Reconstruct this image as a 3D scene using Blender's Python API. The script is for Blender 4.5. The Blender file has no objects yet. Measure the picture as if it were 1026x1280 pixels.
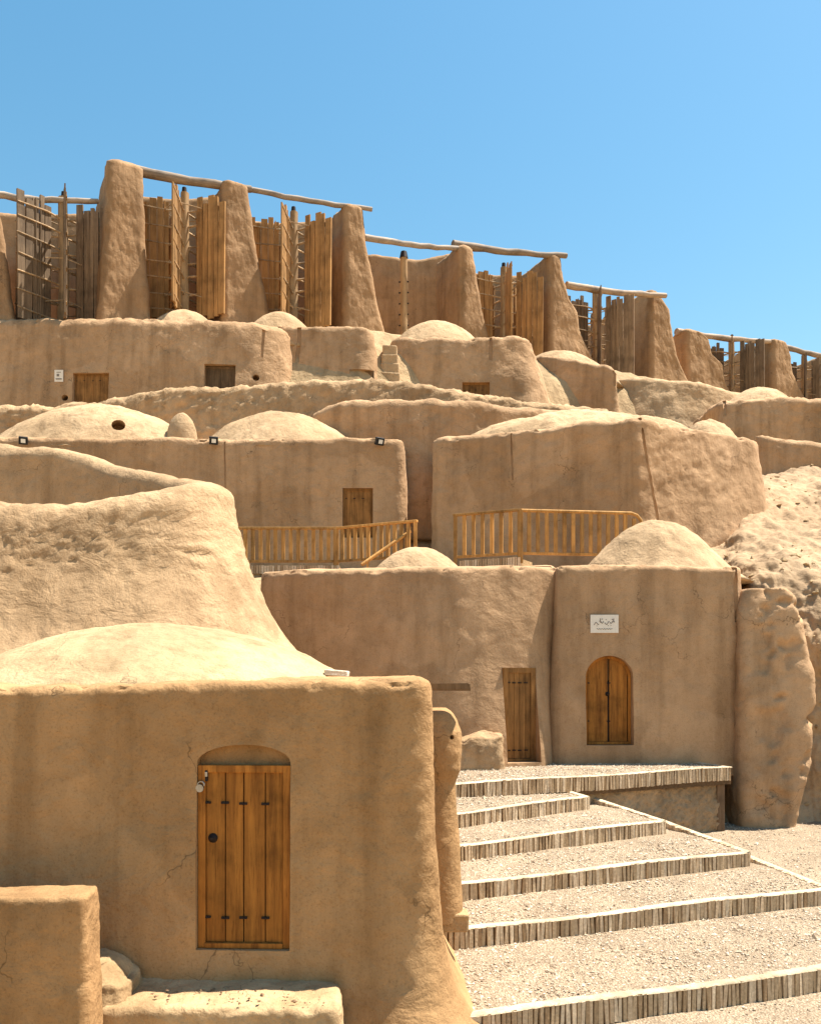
import bpy, bmesh, math, random
import numpy as np
from mathutils import Vector, Matrix

R = math.radians
rnd = random.Random(7)
scene = bpy.context.scene
col = scene.collection

# ------------------------------------------------------------------ camera
FPX, CX, HY = 1100.0, 513.0, 840.0          # focal length in px, principal column, eye level row (1026 x 1280 frame)
cam_d = bpy.data.cameras.new("camera")
cam = bpy.data.objects.new("camera", cam_d)
col.objects.link(cam)
cam.rotation_euler = (R(90), 0, 0)
cam_d.sensor_fit = 'HORIZONTAL'
cam_d.sensor_width = 36
cam_d.lens = FPX / 1026 * 36
cam_d.shift_y = (HY - 640) / 1026
cam_d.clip_end = 12000
scene.camera = cam


def P(px, py, Y):
    return Vector(((px - CX) * Y / FPX, Y, (HY - py) * Y / FPX))


def PZ(px, py, z):
    """point seen at a pixel that lies at height z"""
    Y = z * FPX / (HY - py)
    return Vector(((px - CX) * Y / FPX, Y, z))


# ------------------------------------------------------------------ noise
_rs = np.random.RandomState(3)
_perm = _rs.permutation(256)
_perm = np.concatenate([_perm, _perm, _perm])
_g = _rs.normal(size=(256, 3))
_g /= np.linalg.norm(_g, axis=1)[:, None]


def perlin(p):
    p = np.asarray(p, float)
    i = np.floor(p).astype(int)
    f = p - i
    i &= 255
    u = f * f * f * (f * (f * 6 - 15) + 10)
    res = 0
    for dx in (0, 1):
        wx = u[:, 0] if dx else 1 - u[:, 0]
        for dy in (0, 1):
            wy = u[:, 1] if dy else 1 - u[:, 1]
            for dz in (0, 1):
                wz = u[:, 2] if dz else 1 - u[:, 2]
                h = _perm[_perm[_perm[(i[:, 0] + dx) & 255] + ((i[:, 1] + dy) & 255)] + ((i[:, 2] + dz) & 255)]
                g = _g[h]
                d = g[:, 0] * (f[:, 0] - dx) + g[:, 1] * (f[:, 1] - dy) + g[:, 2] * (f[:, 2] - dz)
                res = res + wx * wy * wz * d
    return res * 1.6


def fbm(p, freq=1.0, octv=4, gain=0.5):
    p = np.asarray(p, float)
    a, s, out = 1.0, freq, 0
    for k in range(octv):
        out = out + a * perlin(p * s + 17.3 * k)
        a *= gain
        s *= 2.03
    return out


def sstep(a, b, x):
    t = np.clip((np.asarray(x, float) - a) / (b - a), 0, 1)
    return t * t * (3 - 2 * t)


# ------------------------------------------------------------------ object helpers
OFF = {}


def tag(o, label=None, cat=None, group=None, kind=None):
    if label: o['label'] = label
    if cat: o['category'] = cat
    if group: o['group'] = group
    if kind or cat: o['kind'] = kind or 'thing'
    return o


def empty(name, loc, label, cat, group=None):
    o = bpy.data.objects.new(name, None)
    o.empty_display_size = 0.3
    col.objects.link(o)
    o.location = loc
    OFF[o] = Vector(loc)
    return tag(o, label, cat, group)


def mesh_np(name, V, faces_list, mat, parent=None, smooth=True):
    """faces_list: list of int arrays (m,k); vertices in world space"""
    V = np.asarray(V, float).copy()
    off = OFF.get(parent, Vector((0, 0, 0))) if parent else Vector((0, 0, 0))
    V -= np.array(off)
    me = bpy.data.meshes.new(name)
    me.vertices.add(len(V))
    me.vertices.foreach_set('co', V.ravel())
    nl = sum(f.size for f in faces_list)
    npoly = sum(len(f) for f in faces_list)
    me.loops.add(nl)
    me.polygons.add(npoly)
    li = np.concatenate([f.ravel() for f in faces_list]).astype(np.int32)
    starts, s = [], 0
    for f in faces_list:
        starts.append(s + np.arange(len(f)) * f.shape[1])
        s += f.size
    me.loops.foreach_set('vertex_index', li)
    me.polygons.foreach_set('loop_start', np.concatenate(starts).astype(np.int32))
    me.polygons.foreach_set('use_smooth', np.full(npoly, smooth))
    me.update(calc_edges=True)
    me.validate()
    if mat: me.materials.append(mat)
    o = bpy.data.objects.new(name, me)
    col.objects.link(o)
    if parent: o.parent = parent
    OFF[o] = off
    return o


def rings_mesh(name, rings, mat, parent=None, cap_top=True, cap_bot=True):
    """closed rings (k, n, 3) from bottom to top, CCW seen from above"""
    A = np.asarray(rings, float)
    k, n, _ = A.shape
    V = A.reshape(-1, 3)
    idx = np.arange(k * n).reshape(k, n)
    a = idx[:-1]; b = np.roll(a, -1, axis=1)
    c = np.roll(idx[1:], -1, axis=1); d = idx[1:]
    F = [np.stack([a, b, c, d], -1).reshape(-1, 4)]
    extra = []
    tri = []
    if cap_bot:
        extra.append(A[0].mean(0)); ci = len(V) + len(extra) - 1
        tri.append(np.stack([np.roll(idx[0], -1), idx[0], np.full(n, ci)], -1))
    if cap_top:
        extra.append(A[-1].mean(0)); ci = len(V) + len(extra) - 1
        tri.append(np.stack([idx[-1], np.roll(idx[-1], -1), np.full(n, ci)], -1))
    if extra: V = np.vstack([V, np.array(extra)])
    if tri: F.append(np.concatenate(tri))
    return mesh_np(name, V, F, mat, parent)


def displaced(V, N, amp, seed, freq=1.1, fine=0.35, extra=None):
    d = amp * fbm(V + seed, freq, 4, 0.5) + amp * fine * fbm(V + seed + 50, freq * 7, 3, 0.6)
    if extra is not None: d = d + extra(V)
    return V + N * d[:, None]


def adobe(name, pts, mat, parent=None, zb=0.0, batter=0.06, flare=(0, 0.5), rc=0.35, re=0.16, res=0.08,
          amp=0.03, crown=0.05, seed=0.0, freq=1.1, extra=None, rcs=None, wav=0.04, fine=0.35):
    """mud-built block: footprint pts = (x, y, ztop[, zbase[, batter]]) CCW from above (front left -> right -> back)"""
    Q = []
    for p in pts:
        p = list(p)
        if len(p) < 4 or p[3] is None: p = p[:3] + [zb] + p[4:]
        if len(p) < 5: p = p + [batter]
        Q.append(p)
    Q = np.array(Q, float)
    n = len(Q)
    out = []
    for i in range(n):
        a, b, c = Q[i - 1], Q[i], Q[(i + 1) % n]
        r = rcs[i] if rcs else rc
        la, lc = np.linalg.norm((b - a)[:2]), np.linalg.norm((c - b)[:2])
        da, dc = min(r, .48 * la), min(r, .48 * lc)
        p0 = b + (a - b) * da / la
        p2 = b + (c - b) * dc / lc
        m = max(4, int((da + dc) / res) + 2)
        for t in np.linspace(0, 1, m):
            out.append((1 - t) ** 2 * p0 + 2 * t * (1 - t) * b + t * t * p2)
    out = np.array(out)
    nx = np.vstack([out, out[:1]])
    seg = np.linalg.norm(np.diff(nx[:, :2], axis=0), axis=1)
    cum = np.concatenate([[0], np.cumsum(seg)])
    cnt = max(24, int(cum[-1] / res))
    s = np.linspace(0, cum[-1], cnt, endpoint=False)
    E = np.stack([np.interp(s, cum, nx[:, j]) for j in range(5)], -1)
    tan = np.roll(E[:, :2], -1, 0) - np.roll(E[:, :2], 1, 0)
    tan /= np.linalg.norm(tan, axis=1)[:, None] + 1e-9
    nor = np.stack([tan[:, 1], -tan[:, 0]], -1)
    zt, zbv, bat = E[:, 2].copy(), E[:, 3], E[:, 4]
    zt += wav * fbm(np.stack([E[:, 0], E[:, 1], np.full(cnt, seed)], -1), 0.9, 3)
    H = float(np.max(zt - zbv))
    lv = max(6, int(H / res))
    rings, norms = [], []
    for t in np.linspace(0, 1, lv):
        z = zbv + t * (zt - re - zbv)
        o = bat * (zt - re - z) + flare[0] * np.exp(-(z - zbv) / flare[1])
        rings.append(np.column_stack([E[:, :2] + nor * o[:, None], z]))
        norms.append(np.column_stack([nor, np.zeros(cnt)]))
    m = max(4, int(re * 1.57 / res) + 2)
    for k in range(1, m + 1):
        th = math.pi / 2 * k / m
        rings.append(np.column_stack([E[:, :2] - nor * re * (1 - math.cos(th)), zt - re + re * math.sin(th)]))
        norms.append(np.column_stack([nor * math.cos(th), np.full(cnt, math.sin(th))]))
    last = rings[-1]
    c = last.mean(0)
    rad = np.linalg.norm(last[:, :2] - c[:2], axis=1).mean()
    tm = max(5, int(rad / res / 1.3))
    for k in range(1, tm):
        q = k / tm
        r_ = c + (last - c) * (1 - q)
        r_[:, 2] += crown * (1 - (1 - q) ** 2)
        rings.append(r_)
        norms.append(np.tile([0, 0, 1.0], (cnt, 1)))
    A = np.array(rings)
    sh = A.shape
    NN = np.array(norms).reshape(-1, 3)
    A0 = A.reshape(-1, 3)
    edge = np.clip(NN[:, 2] * 1.6, 0, 1) * np.where(NN[:, 2] > .999, .5, 1)
    chip = np.maximum(0, fbm(A0 + seed + 5, 3.2, 4, .6) - .12) * np.minimum(.11, re)
    V = displaced(A0 - NN * (edge * chip)[:, None], NN, amp, seed, freq, fine, extra)
    return rings_mesh(name, V.reshape(sh), mat, parent)


def mud_wall(name, path, mat, parent=None, res=0.1, amp=0.03, seed=0.0, batter=0.1, freq=1.1, extra=None, rough=0.35, wav=0.05, sides=(1, 1), flare=0.0):
    """free-standing mud wall swept along path [(x, y, zbase, ztop, thickness)]"""
    Pp = np.array(path, float)
    n = len(Pp)
    ext = np.vstack([2 * Pp[0] - Pp[1], Pp, 2 * Pp[-1] - Pp[-2]])
    S = []
    for i in range(n - 1):
        p0, p1, p2, p3 = ext[i:i + 4]
        m = max(3, int(np.linalg.norm((p2 - p1)[:2]) / res))
        for t in np.linspace(0, 1, m, endpoint=False):
            S.append(.5 * (2 * p1 + (p2 - p0) * t + (2 * p0 - 5 * p1 + 4 * p2 - p3) * t * t + (3 * p1 - p0 - 3 * p2 + p3) * t ** 3))
    S.append(Pp[-1])
    S = np.array(S)
    d = np.gradient(S[:, :2], axis=0)
    d /= np.linalg.norm(d, axis=1)[:, None]
    k = len(S)
    # rounded ends
    dist = np.concatenate([[0], np.cumsum(np.linalg.norm(np.diff(S[:, :2], axis=0), axis=1))])
    nor = np.stack([d[:, 1], -d[:, 0]], -1)   # right-hand side of the path
    zt = S[:, 3] + wav * fbm(np.stack([S[:, 0], S[:, 1], np.full(k, seed)], -1), 1.2, 3)
    H = float(np.max(zt - S[:, 2]))
    lv = max(5, int(H / res))
    half = S[:, 4] / 2
    L = dist[-1]
    e = np.minimum(dist, L - dist)
    endf = np.sqrt(np.clip(1 - (1 - np.clip(e / np.maximum(half, .05), 0, 1)) ** 2, 0.03, 1))
    re = np.minimum(half * .85, .3)
    cols, norms = [], []
    prof = []
    for t in np.linspace(0, 1, lv): prof.append(('w', t, 1))
    m = 7
    for q in range(1, m): prof.append(('r', math.pi / 2 * q / m, 1))
    for q in range(5): prof.append(('t', 1 - q / 2, 0))
    for q in range(m - 1, 0, -1): prof.append(('r', math.pi / 2 * q / m, -1))
    for t in np.linspace(1, 0, lv): prof.append(('w', t, -1))
    for kind, t, sd in prof:
        if kind == 'w':
            z = S[:, 2] + t * (zt - re - S[:, 2])
            w = half * endf + (batter * (zt - re - z) + flare * np.exp(-(z - S[:, 2]) / .4)) * sides[0 if sd > 0 else 1]
            cols.append(np.column_stack([S[:, :2] + nor * (sd * w)[:, None], z]))
            norms.append(np.column_stack([nor * sd, np.zeros(k)]))
        elif kind == 'r':
            w = (half - re * (1 - math.cos(t))) * endf
            cols.append(np.column_stack([S[:, :2] + nor * (sd * w)[:, None], zt - re + re * math.sin(t)]))
            norms.append(np.column_stack([nor * sd * math.cos(t), np.full(k, math.sin(t))]))
        else:
            w = (half - re) * endf * t
            cols.append(np.column_stack([S[:, :2] + nor * w[:, None], zt + .0 * t]))
            norms.append(np.tile([0, 0, 1.0], (k, 1)))
    A = np.stack(cols, 1)          # (k, m, 3)
    NN = np.stack(norms, 1)
    sh = A.shape
    V = displaced(A.reshape(-1, 3), NN.reshape(-1, 3), amp, seed, freq, rough, extra).reshape(sh)
    return rings_mesh(name, V, mat, parent)


def dome(name, c, rx, ry, h, mat, parent=None, rot=0.0, res=0.08, amp=0.025, seed=0.0, power=1.0, skirt=0.3, extra=None):
    n = max(32, int(2 * math.pi * max(rx, ry) / res))
    k = max(10, int(max(rx, ry) / res))
    th = np.linspace(0, 2 * math.pi, n, endpoint=False)
    rings, norms = [], []
    ca, sa = math.cos(rot), math.sin(rot)
    for q in np.concatenate([[1.12], np.linspace(1.04, .02, k)]):
        x, y = rx * q * np.cos(th), ry * q * np.sin(th)
        z = h * max(0, 1 - q * q) ** power if q < 1 else -skirt * (q - 1) / .12
        zz = np.full(n, z)
        rings.append(np.column_stack([c[0] + x * ca - y * sa, c[1] + x * sa + y * ca, c[2] + zz]))
        sl = 2 * h * q / max(rx, .1)
        nn = np.column_stack([np.cos(th + rot) * sl, np.sin(th + rot) * sl, np.ones(n)])
        norms.append(nn / np.linalg.norm(nn, axis=1)[:, None])
    A = np.array(rings); sh = A.shape
    V = displaced(A.reshape(-1, 3), np.array(norms).reshape(-1, 3), amp, seed, 1.0, .35, extra)
    return rings_mesh(name, V.reshape(sh), mat, parent)


def rrect(hu, hv, r, n_per=10, n_edge=10):
    """rounded rectangle outline in (u, v), CCW"""
    pts = []
    cs = [(hu - r, -hv + r, -90), (hu - r, hv - r, 0), (-hu + r, hv - r, 90), (-hu + r, -hv + r, 180)]
    for i, (cx, cy, a0) in enumerate(cs):
        for k in range(n_per):
            a = R(a0 + 90 * k / (n_per - 1))
            pts.append((cx + r * math.cos(a), cy + r * math.sin(a)))
        nx, ny, na = cs[(i + 1) % 4]
        e0 = pts[-1]; e1 = (nx + r * math.cos(R(na)), ny + r * math.sin(R(na)))
        for k in range(1, n_edge):
            t = k / n_edge
            pts.append((e0[0] + (e1[0] - e0[0]) * t, e0[1] + (e1[1] - e0[1]) * t))
    return np.array(pts)


class MB:
    """collects boxes, bars and tubes into one mesh"""
    def __init__(self):
        self.V, self.F = [], []
        self.n = 0

    def add(self, verts, faces):
        self.V.extend([tuple(v) for v in verts])
        self.F.extend([tuple(i + self.n for i in f) for f in faces])
        self.n += len(verts)

    def box(self, c, half, ax=None, jit=0.0):
        ax = ax or (Vector((1, 0, 0)), Vector((0, 1, 0)), Vector((0, 0, 1)))
        c = Vector(c)
        vs = []
        for sz in (-1, 1):
            for sx, sy in ((-1, -1), (1, -1), (1, 1), (-1, 1)):
                v = c + ax[0] * (sx * half[0]) + ax[1] * (sy * half[1]) + ax[2] * (sz * half[2])
                if jit: v = v + Vector((rnd.uniform(-jit, jit), rnd.uniform(-jit, jit), rnd.uniform(-jit, jit)))
                vs.append(v)
        self.add(vs, [(3, 2, 1, 0), (4, 5, 6, 7), (0, 1, 5, 4), (1, 2, 6, 5), (2, 3, 7, 6), (3, 0, 4, 7)])
        return self

    def prism(self, prof, frame, d0, d1):
        """profile [(u, z)] CCW seen from the front; frame = (O, u, n, w); extruded from n=d0 (back) to d1 (front)"""
        O, u, nn, w = frame
        m = len(prof)
        vs = [O + u * a + w * b + nn * d0 for a, b in prof] + [O + u * a + w * b + nn * d1 for a, b in prof]
        fs = [tuple(range(m, 2 * m)), tuple(range(m - 1, -1, -1))]
        for i in range(m):
            j = (i + 1) % m
            fs.append((i, j, m + j, m + i))
        self.add(vs, fs)
        return self

    def tube(self, pts, rads, n=8, wob=0.0):
        pts = [Vector(p) for p in pts]
        rings = []
        for i, p in enumerate(pts):
            d = (pts[min(i + 1, len(pts) - 1)] - pts[max(i - 1, 0)]).normalized()
            a = d.orthogonal().normalized() if i == 0 else (a - d * a.dot(d)).normalized()
            b = d.cross(a)
            r = rads[i] if isinstance(rads, (list, tuple)) else rads
            rings.append([p + (a * math.cos(t) + b * math.sin(t)) * r * (1 + wob * rnd.uniform(-1, 1)) for t in [2 * math.pi * k / n for k in range(n)]])
        vs = [v for r_ in rings for v in r_]
        fs = []
        for i in range(len(pts) - 1):
            for k in range(n):
                k2 = (k + 1) % n
                fs.append((i * n + k, i * n + k2, (i + 1) * n + k2, (i + 1) * n + k))
        fs.append(tuple(range(n - 1, -1, -1)))
        fs.append(tuple((len(pts) - 1) * n + k for k in range(n)))
        self.add(vs, fs)
        return self

    def build(self, name, mat, parent=None, smooth=False, bevel=0.0):
        off = OFF.get(parent, Vector((0, 0, 0))) if parent else Vector((0, 0, 0))
        me = bpy.data.meshes.new(name)
        me.from_pydata([tuple(Vector(v) - off) for v in self.V], [], self.F)
        me.update()
        if mat: me.materials.append(mat)
        if smooth:
            me.polygons.foreach_set('use_smooth', [True] * len(me.polygons))
            me.set_sharp_from_angle(angle=R(50))
        o = bpy.data.objects.new(name, me)
        col.objects.link(o)
        if parent: o.parent = parent
        OFF[o] = off
        if bevel:
            b = o.modifiers.new('bevel', 'BEVEL'); b.width = bevel; b.segments = 2; b.limit_method = 'ANGLE'
        return o


def hit(o, px, py):
    bpy.context.view_layer.update()
    off = OFF[o]
    d = Vector(((px - CX) / FPX, 1, (HY - py) / FPX)).normalized()
    ok, loc, nor, _ = o.ray_cast(-off, d)
    for k in range(12):
        if ok: break
        py += 1.5
        d = Vector(((px - CX) / FPX, 1, (HY - py) / FPX)).normalized()
        ok, loc, nor, _ = o.ray_cast(-off, d)
    if not ok: raise RuntimeError(f'no hit {o.name} {px} {py}')
    return loc + off, nor


def facade(o, px, py, dpx=30):
    """frame on a wall: origin at pixel, u to the right along the wall, n outward, w up"""
    p, _ = hit(o, px, py)
    a, _ = hit(o, px - dpx, py)
    b, _ = hit(o, px + dpx, py)
    u = (b - a); u.z = 0; u.normalize()
    return (p, u, Vector((u.y, -u.x, 0)), Vector((0, 0, 1)))


def cut(o, mb):
    c = mb.build('cutter', None)
    c.data.transform(Matrix.Translation(-OFF[o]))
    bm = bmesh.new(); bm.from_mesh(c.data); bmesh.ops.recalc_face_normals(bm, faces=bm.faces); bm.to_mesh(c.data); bm.free()
    m = o.modifiers.new('cut', 'BOOLEAN'); m.operation = 'DIFFERENCE'; m.object = c; m.solver = 'EXACT'
    # children share the parent's offset: give the cutter the same world placement
    c.location = OFF[o]
    bpy.context.view_layer.update()
    dg = bpy.context.evaluated_depsgraph_get()
    me = bpy.data.meshes.new_from_object(o.evaluated_get(dg))
    me.name = o.data.name
    o.modifiers.remove(m)
    old = o.data
    o.data = me
    bpy.data.meshes.remove(old)
    bpy.data.objects.remove(c)
    me.polygons.foreach_set('use_smooth', [True] * len(me.polygons))
    me.set_sharp_from_angle(angle=R(42))


# ------------------------------------------------------------------ materials
def nodes_of(name, rough=0.9):
    m = bpy.data.materials.new(name)
    m.use_nodes = True
    nt = m.node_tree
    b = nt.nodes['Principled BSDF']
    b.inputs['Roughness'].default_value = rough
    b.inputs['Specular IOR Level'].default_value = 0.15
    return m, nt, b


def N(nt, kind, **kw):
    n = nt.nodes.new(kind)
    for k, v in kw.items():
        if k in n.inputs: n.inputs[k].default_value = v
        else: setattr(n, k, v)
    return n


def noise(nt, vec, scale, detail=4, rough=.55, dist=0.0):
    n = N(nt, 'ShaderNodeTexNoise')
    n.inputs['Scale'].default_value = scale
    n.inputs['Detail'].default_value = detail
    n.inputs['Roughness'].default_value = rough
    n.inputs['Distortion'].default_value = dist
    nt.links.new(vec, n.inputs['Vector'])
    return n


def ramp(nt, fac, stops):
    r = N(nt, 'ShaderNodeValToRGB')
    el = r.color_ramp.elements
    while len(el) > 1: el.remove(el[-1])
    el[0].position = stops[0][0]; el[0].color = (*stops[0][1], 1)
    for p, c in stops[1:]:
        e = el.new(p); e.color = (*c, 1)
    nt.links.new(fac, r.inputs['Fac'])
    return r


def mixc(nt, fac, a, b, blend='MIX'):
    m = N(nt, 'ShaderNodeMix', data_type='RGBA', blend_type=blend)
    if isinstance(fac, float): m.inputs[0].default_value = fac
    else: nt.links.new(fac, m.inputs[0])
    for i, v in ((6, a), (7, b)):
        if isinstance(v, tuple): m.inputs[i].default_value = (*v, 1)
        else: nt.links.new(v, m.inputs[i])
    return m.outputs[2]


def mul(c, k): return tuple(x * k for x in c)


def adobe_mat(name, base, var=0.22, bump=1.0, rough=False, scale=1.0):
    m, nt, b = nodes_of(name, .95)
    tc = N(nt, 'ShaderNodeTexCoord')
    geo = N(nt, 'ShaderNodeNewGeometry')
    v = geo.outputs['Position']
    big = noise(nt, v, .45 * scale, 5, .6, .4)
    c1 = ramp(nt, big.outputs['Fac'], [(.3, mul(base, 1 - var)), (.5, base), (.7, (base[0] * (1 + var * .6), base[1] * (1 + var * .65), base[2] * (1 + var * .7)))])
    mid = noise(nt, v, 3.2 * scale, 6, .65, .3)
    c2 = ramp(nt, mid.outputs['Fac'], [(.3, (.86, .85, .83)), (.5, (1, 1, 1)), (.72, (1.08, 1.085, 1.09))])
    cc = mixc(nt, 1.0, c1.outputs['Color'], c2.outputs['Color'], 'MULTIPLY')
    # chopped straw and grit
    fine = noise(nt, v, 46 * scale, 5, .75)
    c3 = ramp(nt, fine.outputs['Fac'], [(.3, (.6, .56, .5)), (.46, (1, 1, 1)), (.62, (1.05, 1.05, 1.05)), (.76, (1.3, 1.3, 1.28))])
    cc = mixc(nt, .75, cc, c3.outputs['Color'], 'MULTIPLY')
    f2 = noise(nt, v, 13 * scale, 6, .8, .3)
    c5 = ramp(nt, f2.outputs['Fac'], [(.3, (.78, .75, .71)), (.45, (1, 1, 1)), (.6, (1.0, 1.0, 1.0)), (.72, (1.16, 1.16, 1.15))])
    cc = mixc(nt, .85, cc, c5.outputs['Color'], 'MULTIPLY')
    # shrinkage cracks, only here and there
    wv = noise(nt, v, 1.6 * scale, 4, .6)
    ad = N(nt, 'ShaderNodeVectorMath', operation='MULTIPLY_ADD')
    nt.links.new(wv.outputs['Color'], ad.inputs[0]); ad.inputs[1].default_value = (.9, .9, .9); nt.links.new(v, ad.inputs[2])
    vc = N(nt, 'ShaderNodeTexVoronoi', feature='DISTANCE_TO_EDGE'); vc.inputs['Scale'].default_value = .75 * scale
    nt.links.new(ad.outputs[0], vc.inputs['Vector'])
    r6 = ramp(nt, vc.outputs['Distance'], [(.0, (1, 1, 1)), (.006, (.0, .0, .0))])
    gate = noise(nt, v, .8 * scale, 2, .5)
    r7 = ramp(nt, gate.outputs['Fac'], [(.52, (0, 0, 0)), (.6, (1, 1, 1))])
    crk = mixc(nt, 1.0, r6.outputs['Color'], r7.outputs['Color'], 'MULTIPLY')
    cc = mixc(nt, crk, cc, mul(base, .42))
    # repaired patches of plaster
    vp = N(nt, 'ShaderNodeTexVoronoi', feature='SMOOTH_F1'); vp.inputs['Scale'].default_value = .55 * scale
    vp.inputs['Smoothness'].default_value = .12
    nt.links.new(ad.outputs[0], vp.inputs['Vector'])
    r8 = ramp(nt, vp.outputs['Color'], [(.15, (.88, .865, .84)), (.5, (1, 1, 1)), (.85, (1.09, 1.095, 1.1))])
    cc = mixc(nt, 1.0, cc, r8.outputs['Color'], 'MULTIPLY')
    # vertical rain streaks
    mp = N(nt, 'ShaderNodeMapping')
    mp.inputs['Scale'].default_value = (2.2 * scale, 2.2 * scale, .16 * scale)
    nt.links.new(v, mp.inputs['Vector'])
    st = noise(nt, mp.outputs['Vector'], 1.0, 5, .6)
    c4 = ramp(nt, st.outputs['Fac'], [(.34, (.72, .70, .67)), (.5, (1, 1, 1)), (.7, (1.08, 1.08, 1.09))])
    cc = mixc(nt, .8, cc, c4.outputs['Color'], 'MULTIPLY')
    nt.links.new(cc, b.inputs['Base Color'])
    # relief: trowel marks, pits, grain
    h1 = noise(nt, v, 1.9 * scale, 4, .6, .5)
    h2 = noise(nt, v, 9 * scale, 6, .68, .2)
    h3 = noise(nt, v, 60 * scale, 4, .7)
    b1 = N(nt, 'ShaderNodeBump'); b1.inputs['Strength'].default_value = .5 * bump; b1.inputs['Distance'].default_value = .12 / scale
    b2 = N(nt, 'ShaderNodeBump'); b2.inputs['Strength'].default_value = .55 * bump; b2.inputs['Distance'].default_value = .04 / scale
    b3 = N(nt, 'ShaderNodeBump'); b3.inputs['Strength'].default_value = .5 * bump; b3.inputs['Distance'].default_value = .006 / scale
    nt.links.new(h1.outputs['Fac'], b1.inputs['Height'])
    nt.links.new(h2.outputs['Fac'], b2.inputs['Height'])
    nt.links.new(h3.outputs['Fac'], b3.inputs['Height'])
    nt.links.new(b1.outputs['Normal'], b2.inputs['Normal'])
    nt.links.new(b2.outputs['Normal'], b3.inputs['Normal'])
    nt.links.new(b3.outputs['Normal'], b.inputs['Normal'])
    return m


def wood_mat(name, dark, lite, scale=1.0, grain='z', rough=.75):
    m, nt, b = nodes_of(name, rough)
    tc = N(nt, 'ShaderNodeTexCoord')
    oi = N(nt, 'ShaderNodeObjectInfo')
    mp = N(nt, 'ShaderNodeMapping')
    s = {'z': (14, 14, .9), 'x': (.9, 14, 14)}[grain]
    mp.inputs['Scale'].default_value = tuple(a * scale for a in s)
    nt.links.new(tc.outputs['Object'], mp.inputs['Vector'])
    n1 = noise(nt, mp.outputs['Vector'], 1.0, 6, .65, .6)
    n2 = noise(nt, tc.outputs['Object'], 2.2 * scale, 4, .6)
    n3 = noise(nt, mp.outputs['Vector'], 5.0, 4, .7)
    mid = tuple((a + c) / 2 for a, c in zip(dark, lite))
    r1 = ramp(nt, n1.outputs['Fac'], [(.28, dark), (.5, mid), (.72, lite)])
    r2 = ramp(nt, n2.outputs['Fac'], [(.3, (.55, .55, .56)), (.5, (.95, .95, .95)), (.75, (1.18, 1.14, 1.08))])
    r3 = ramp(nt, n3.outputs['Fac'], [(.32, (.5, .46, .42)), (.45, (1, 1, 1))])
    c = mixc(nt, 1.0, r1.outputs['Color'], r2.outputs['Color'], 'MULTIPLY')
    c = mixc(nt, .8, c, r3.outputs['Color'], 'MULTIPLY')
    rr = ramp(nt, oi.outputs['Random'], [(0, (.72, .74, .76)), (1, (1.18, 1.15, 1.1))])
    c = mixc(nt, 1.0, c, rr.outputs['Color'], 'MULTIPLY')
    nt.links.new(c, b.inputs['Base Color'])
    bp = N(nt, 'ShaderNodeBump'); bp.inputs['Strength'].default_value = .5; bp.inputs['Distance'].default_value = .006
    nt.links.new(n1.outputs['Fac'], bp.inputs['Height'])
    nt.links.new(bp.outputs['Normal'], b.inputs['Normal'])
    return m


def plain_mat(name, colr, rough=.7, metal=0.0, var=.2, sc=20):
    m, nt, b = nodes_of(name, rough)
    b.inputs['Metallic'].default_value = metal
    geo = N(nt, 'ShaderNodeNewGeometry')
    n = noise(nt, geo.outputs['Position'], sc, 5, .6)
    r = ramp(nt, n.outputs['Fac'], [(.3, mul(colr, 1 - var)), (.7, mul(colr, 1 + var))])
    nt.links.new(r.outputs['Color'], b.inputs['Base Color'])
    return m


def gravel_mat(name, base):
    m, nt, b = nodes_of(name, .95)
    geo = N(nt, 'ShaderNodeNewGeometry'); v = geo.outputs['Position']
    vo = N(nt, 'ShaderNodeTexVoronoi'); vo.inputs['Scale'].default_value = 42
    nt.links.new(v, vo.inputs['Vector'])
    r1 = ramp(nt, vo.outputs['Color'], [(0, mul(base, .62)), (.35, mul(base, .9)), (.7, mul(base, 1.05)), (1, mul(base, 1.3))])
    r2 = ramp(nt, vo.outputs['Distance'], [(.25, (1, 1, 1)), (.62, (.55, .5, .45))])
    c = mixc(nt, .8, r1.outputs['Color'], r2.outputs['Color'], 'MULTIPLY')
    n1 = noise(nt, v, 1.4, 5, .6)
    r3 = ramp(nt, n1.outputs['Fac'], [(.3, (.84, .82, .79)), (.7, (1.12, 1.12, 1.1))])
    c = mixc(nt, 1.0, c, r3.outputs['Color'], 'MULTIPLY')
    nt.links.new(c, b.inputs['Base Color'])
    bp = N(nt, 'ShaderNodeBump', invert=True); bp.inputs['Strength'].default_value = .9; bp.inputs['Distance'].default_value = .02
    nt.links.new(vo.outputs['Distance'], bp.inputs['Height'])
    n2 = noise(nt, v, 25, 5, .7)
    bq = N(nt, 'ShaderNodeBump'); bq.inputs['Strength'].default_value = .5; bq.inputs['Distance'].default_value = .02
    nt.links.new(n2.outputs['Fac'], bq.inputs['Height'])
    nt.links.new(bp.outputs['Normal'], bq.inputs['Normal'])
    nt.links.new(bq.outputs['Normal'], b.inputs['Normal'])
    return m


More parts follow.
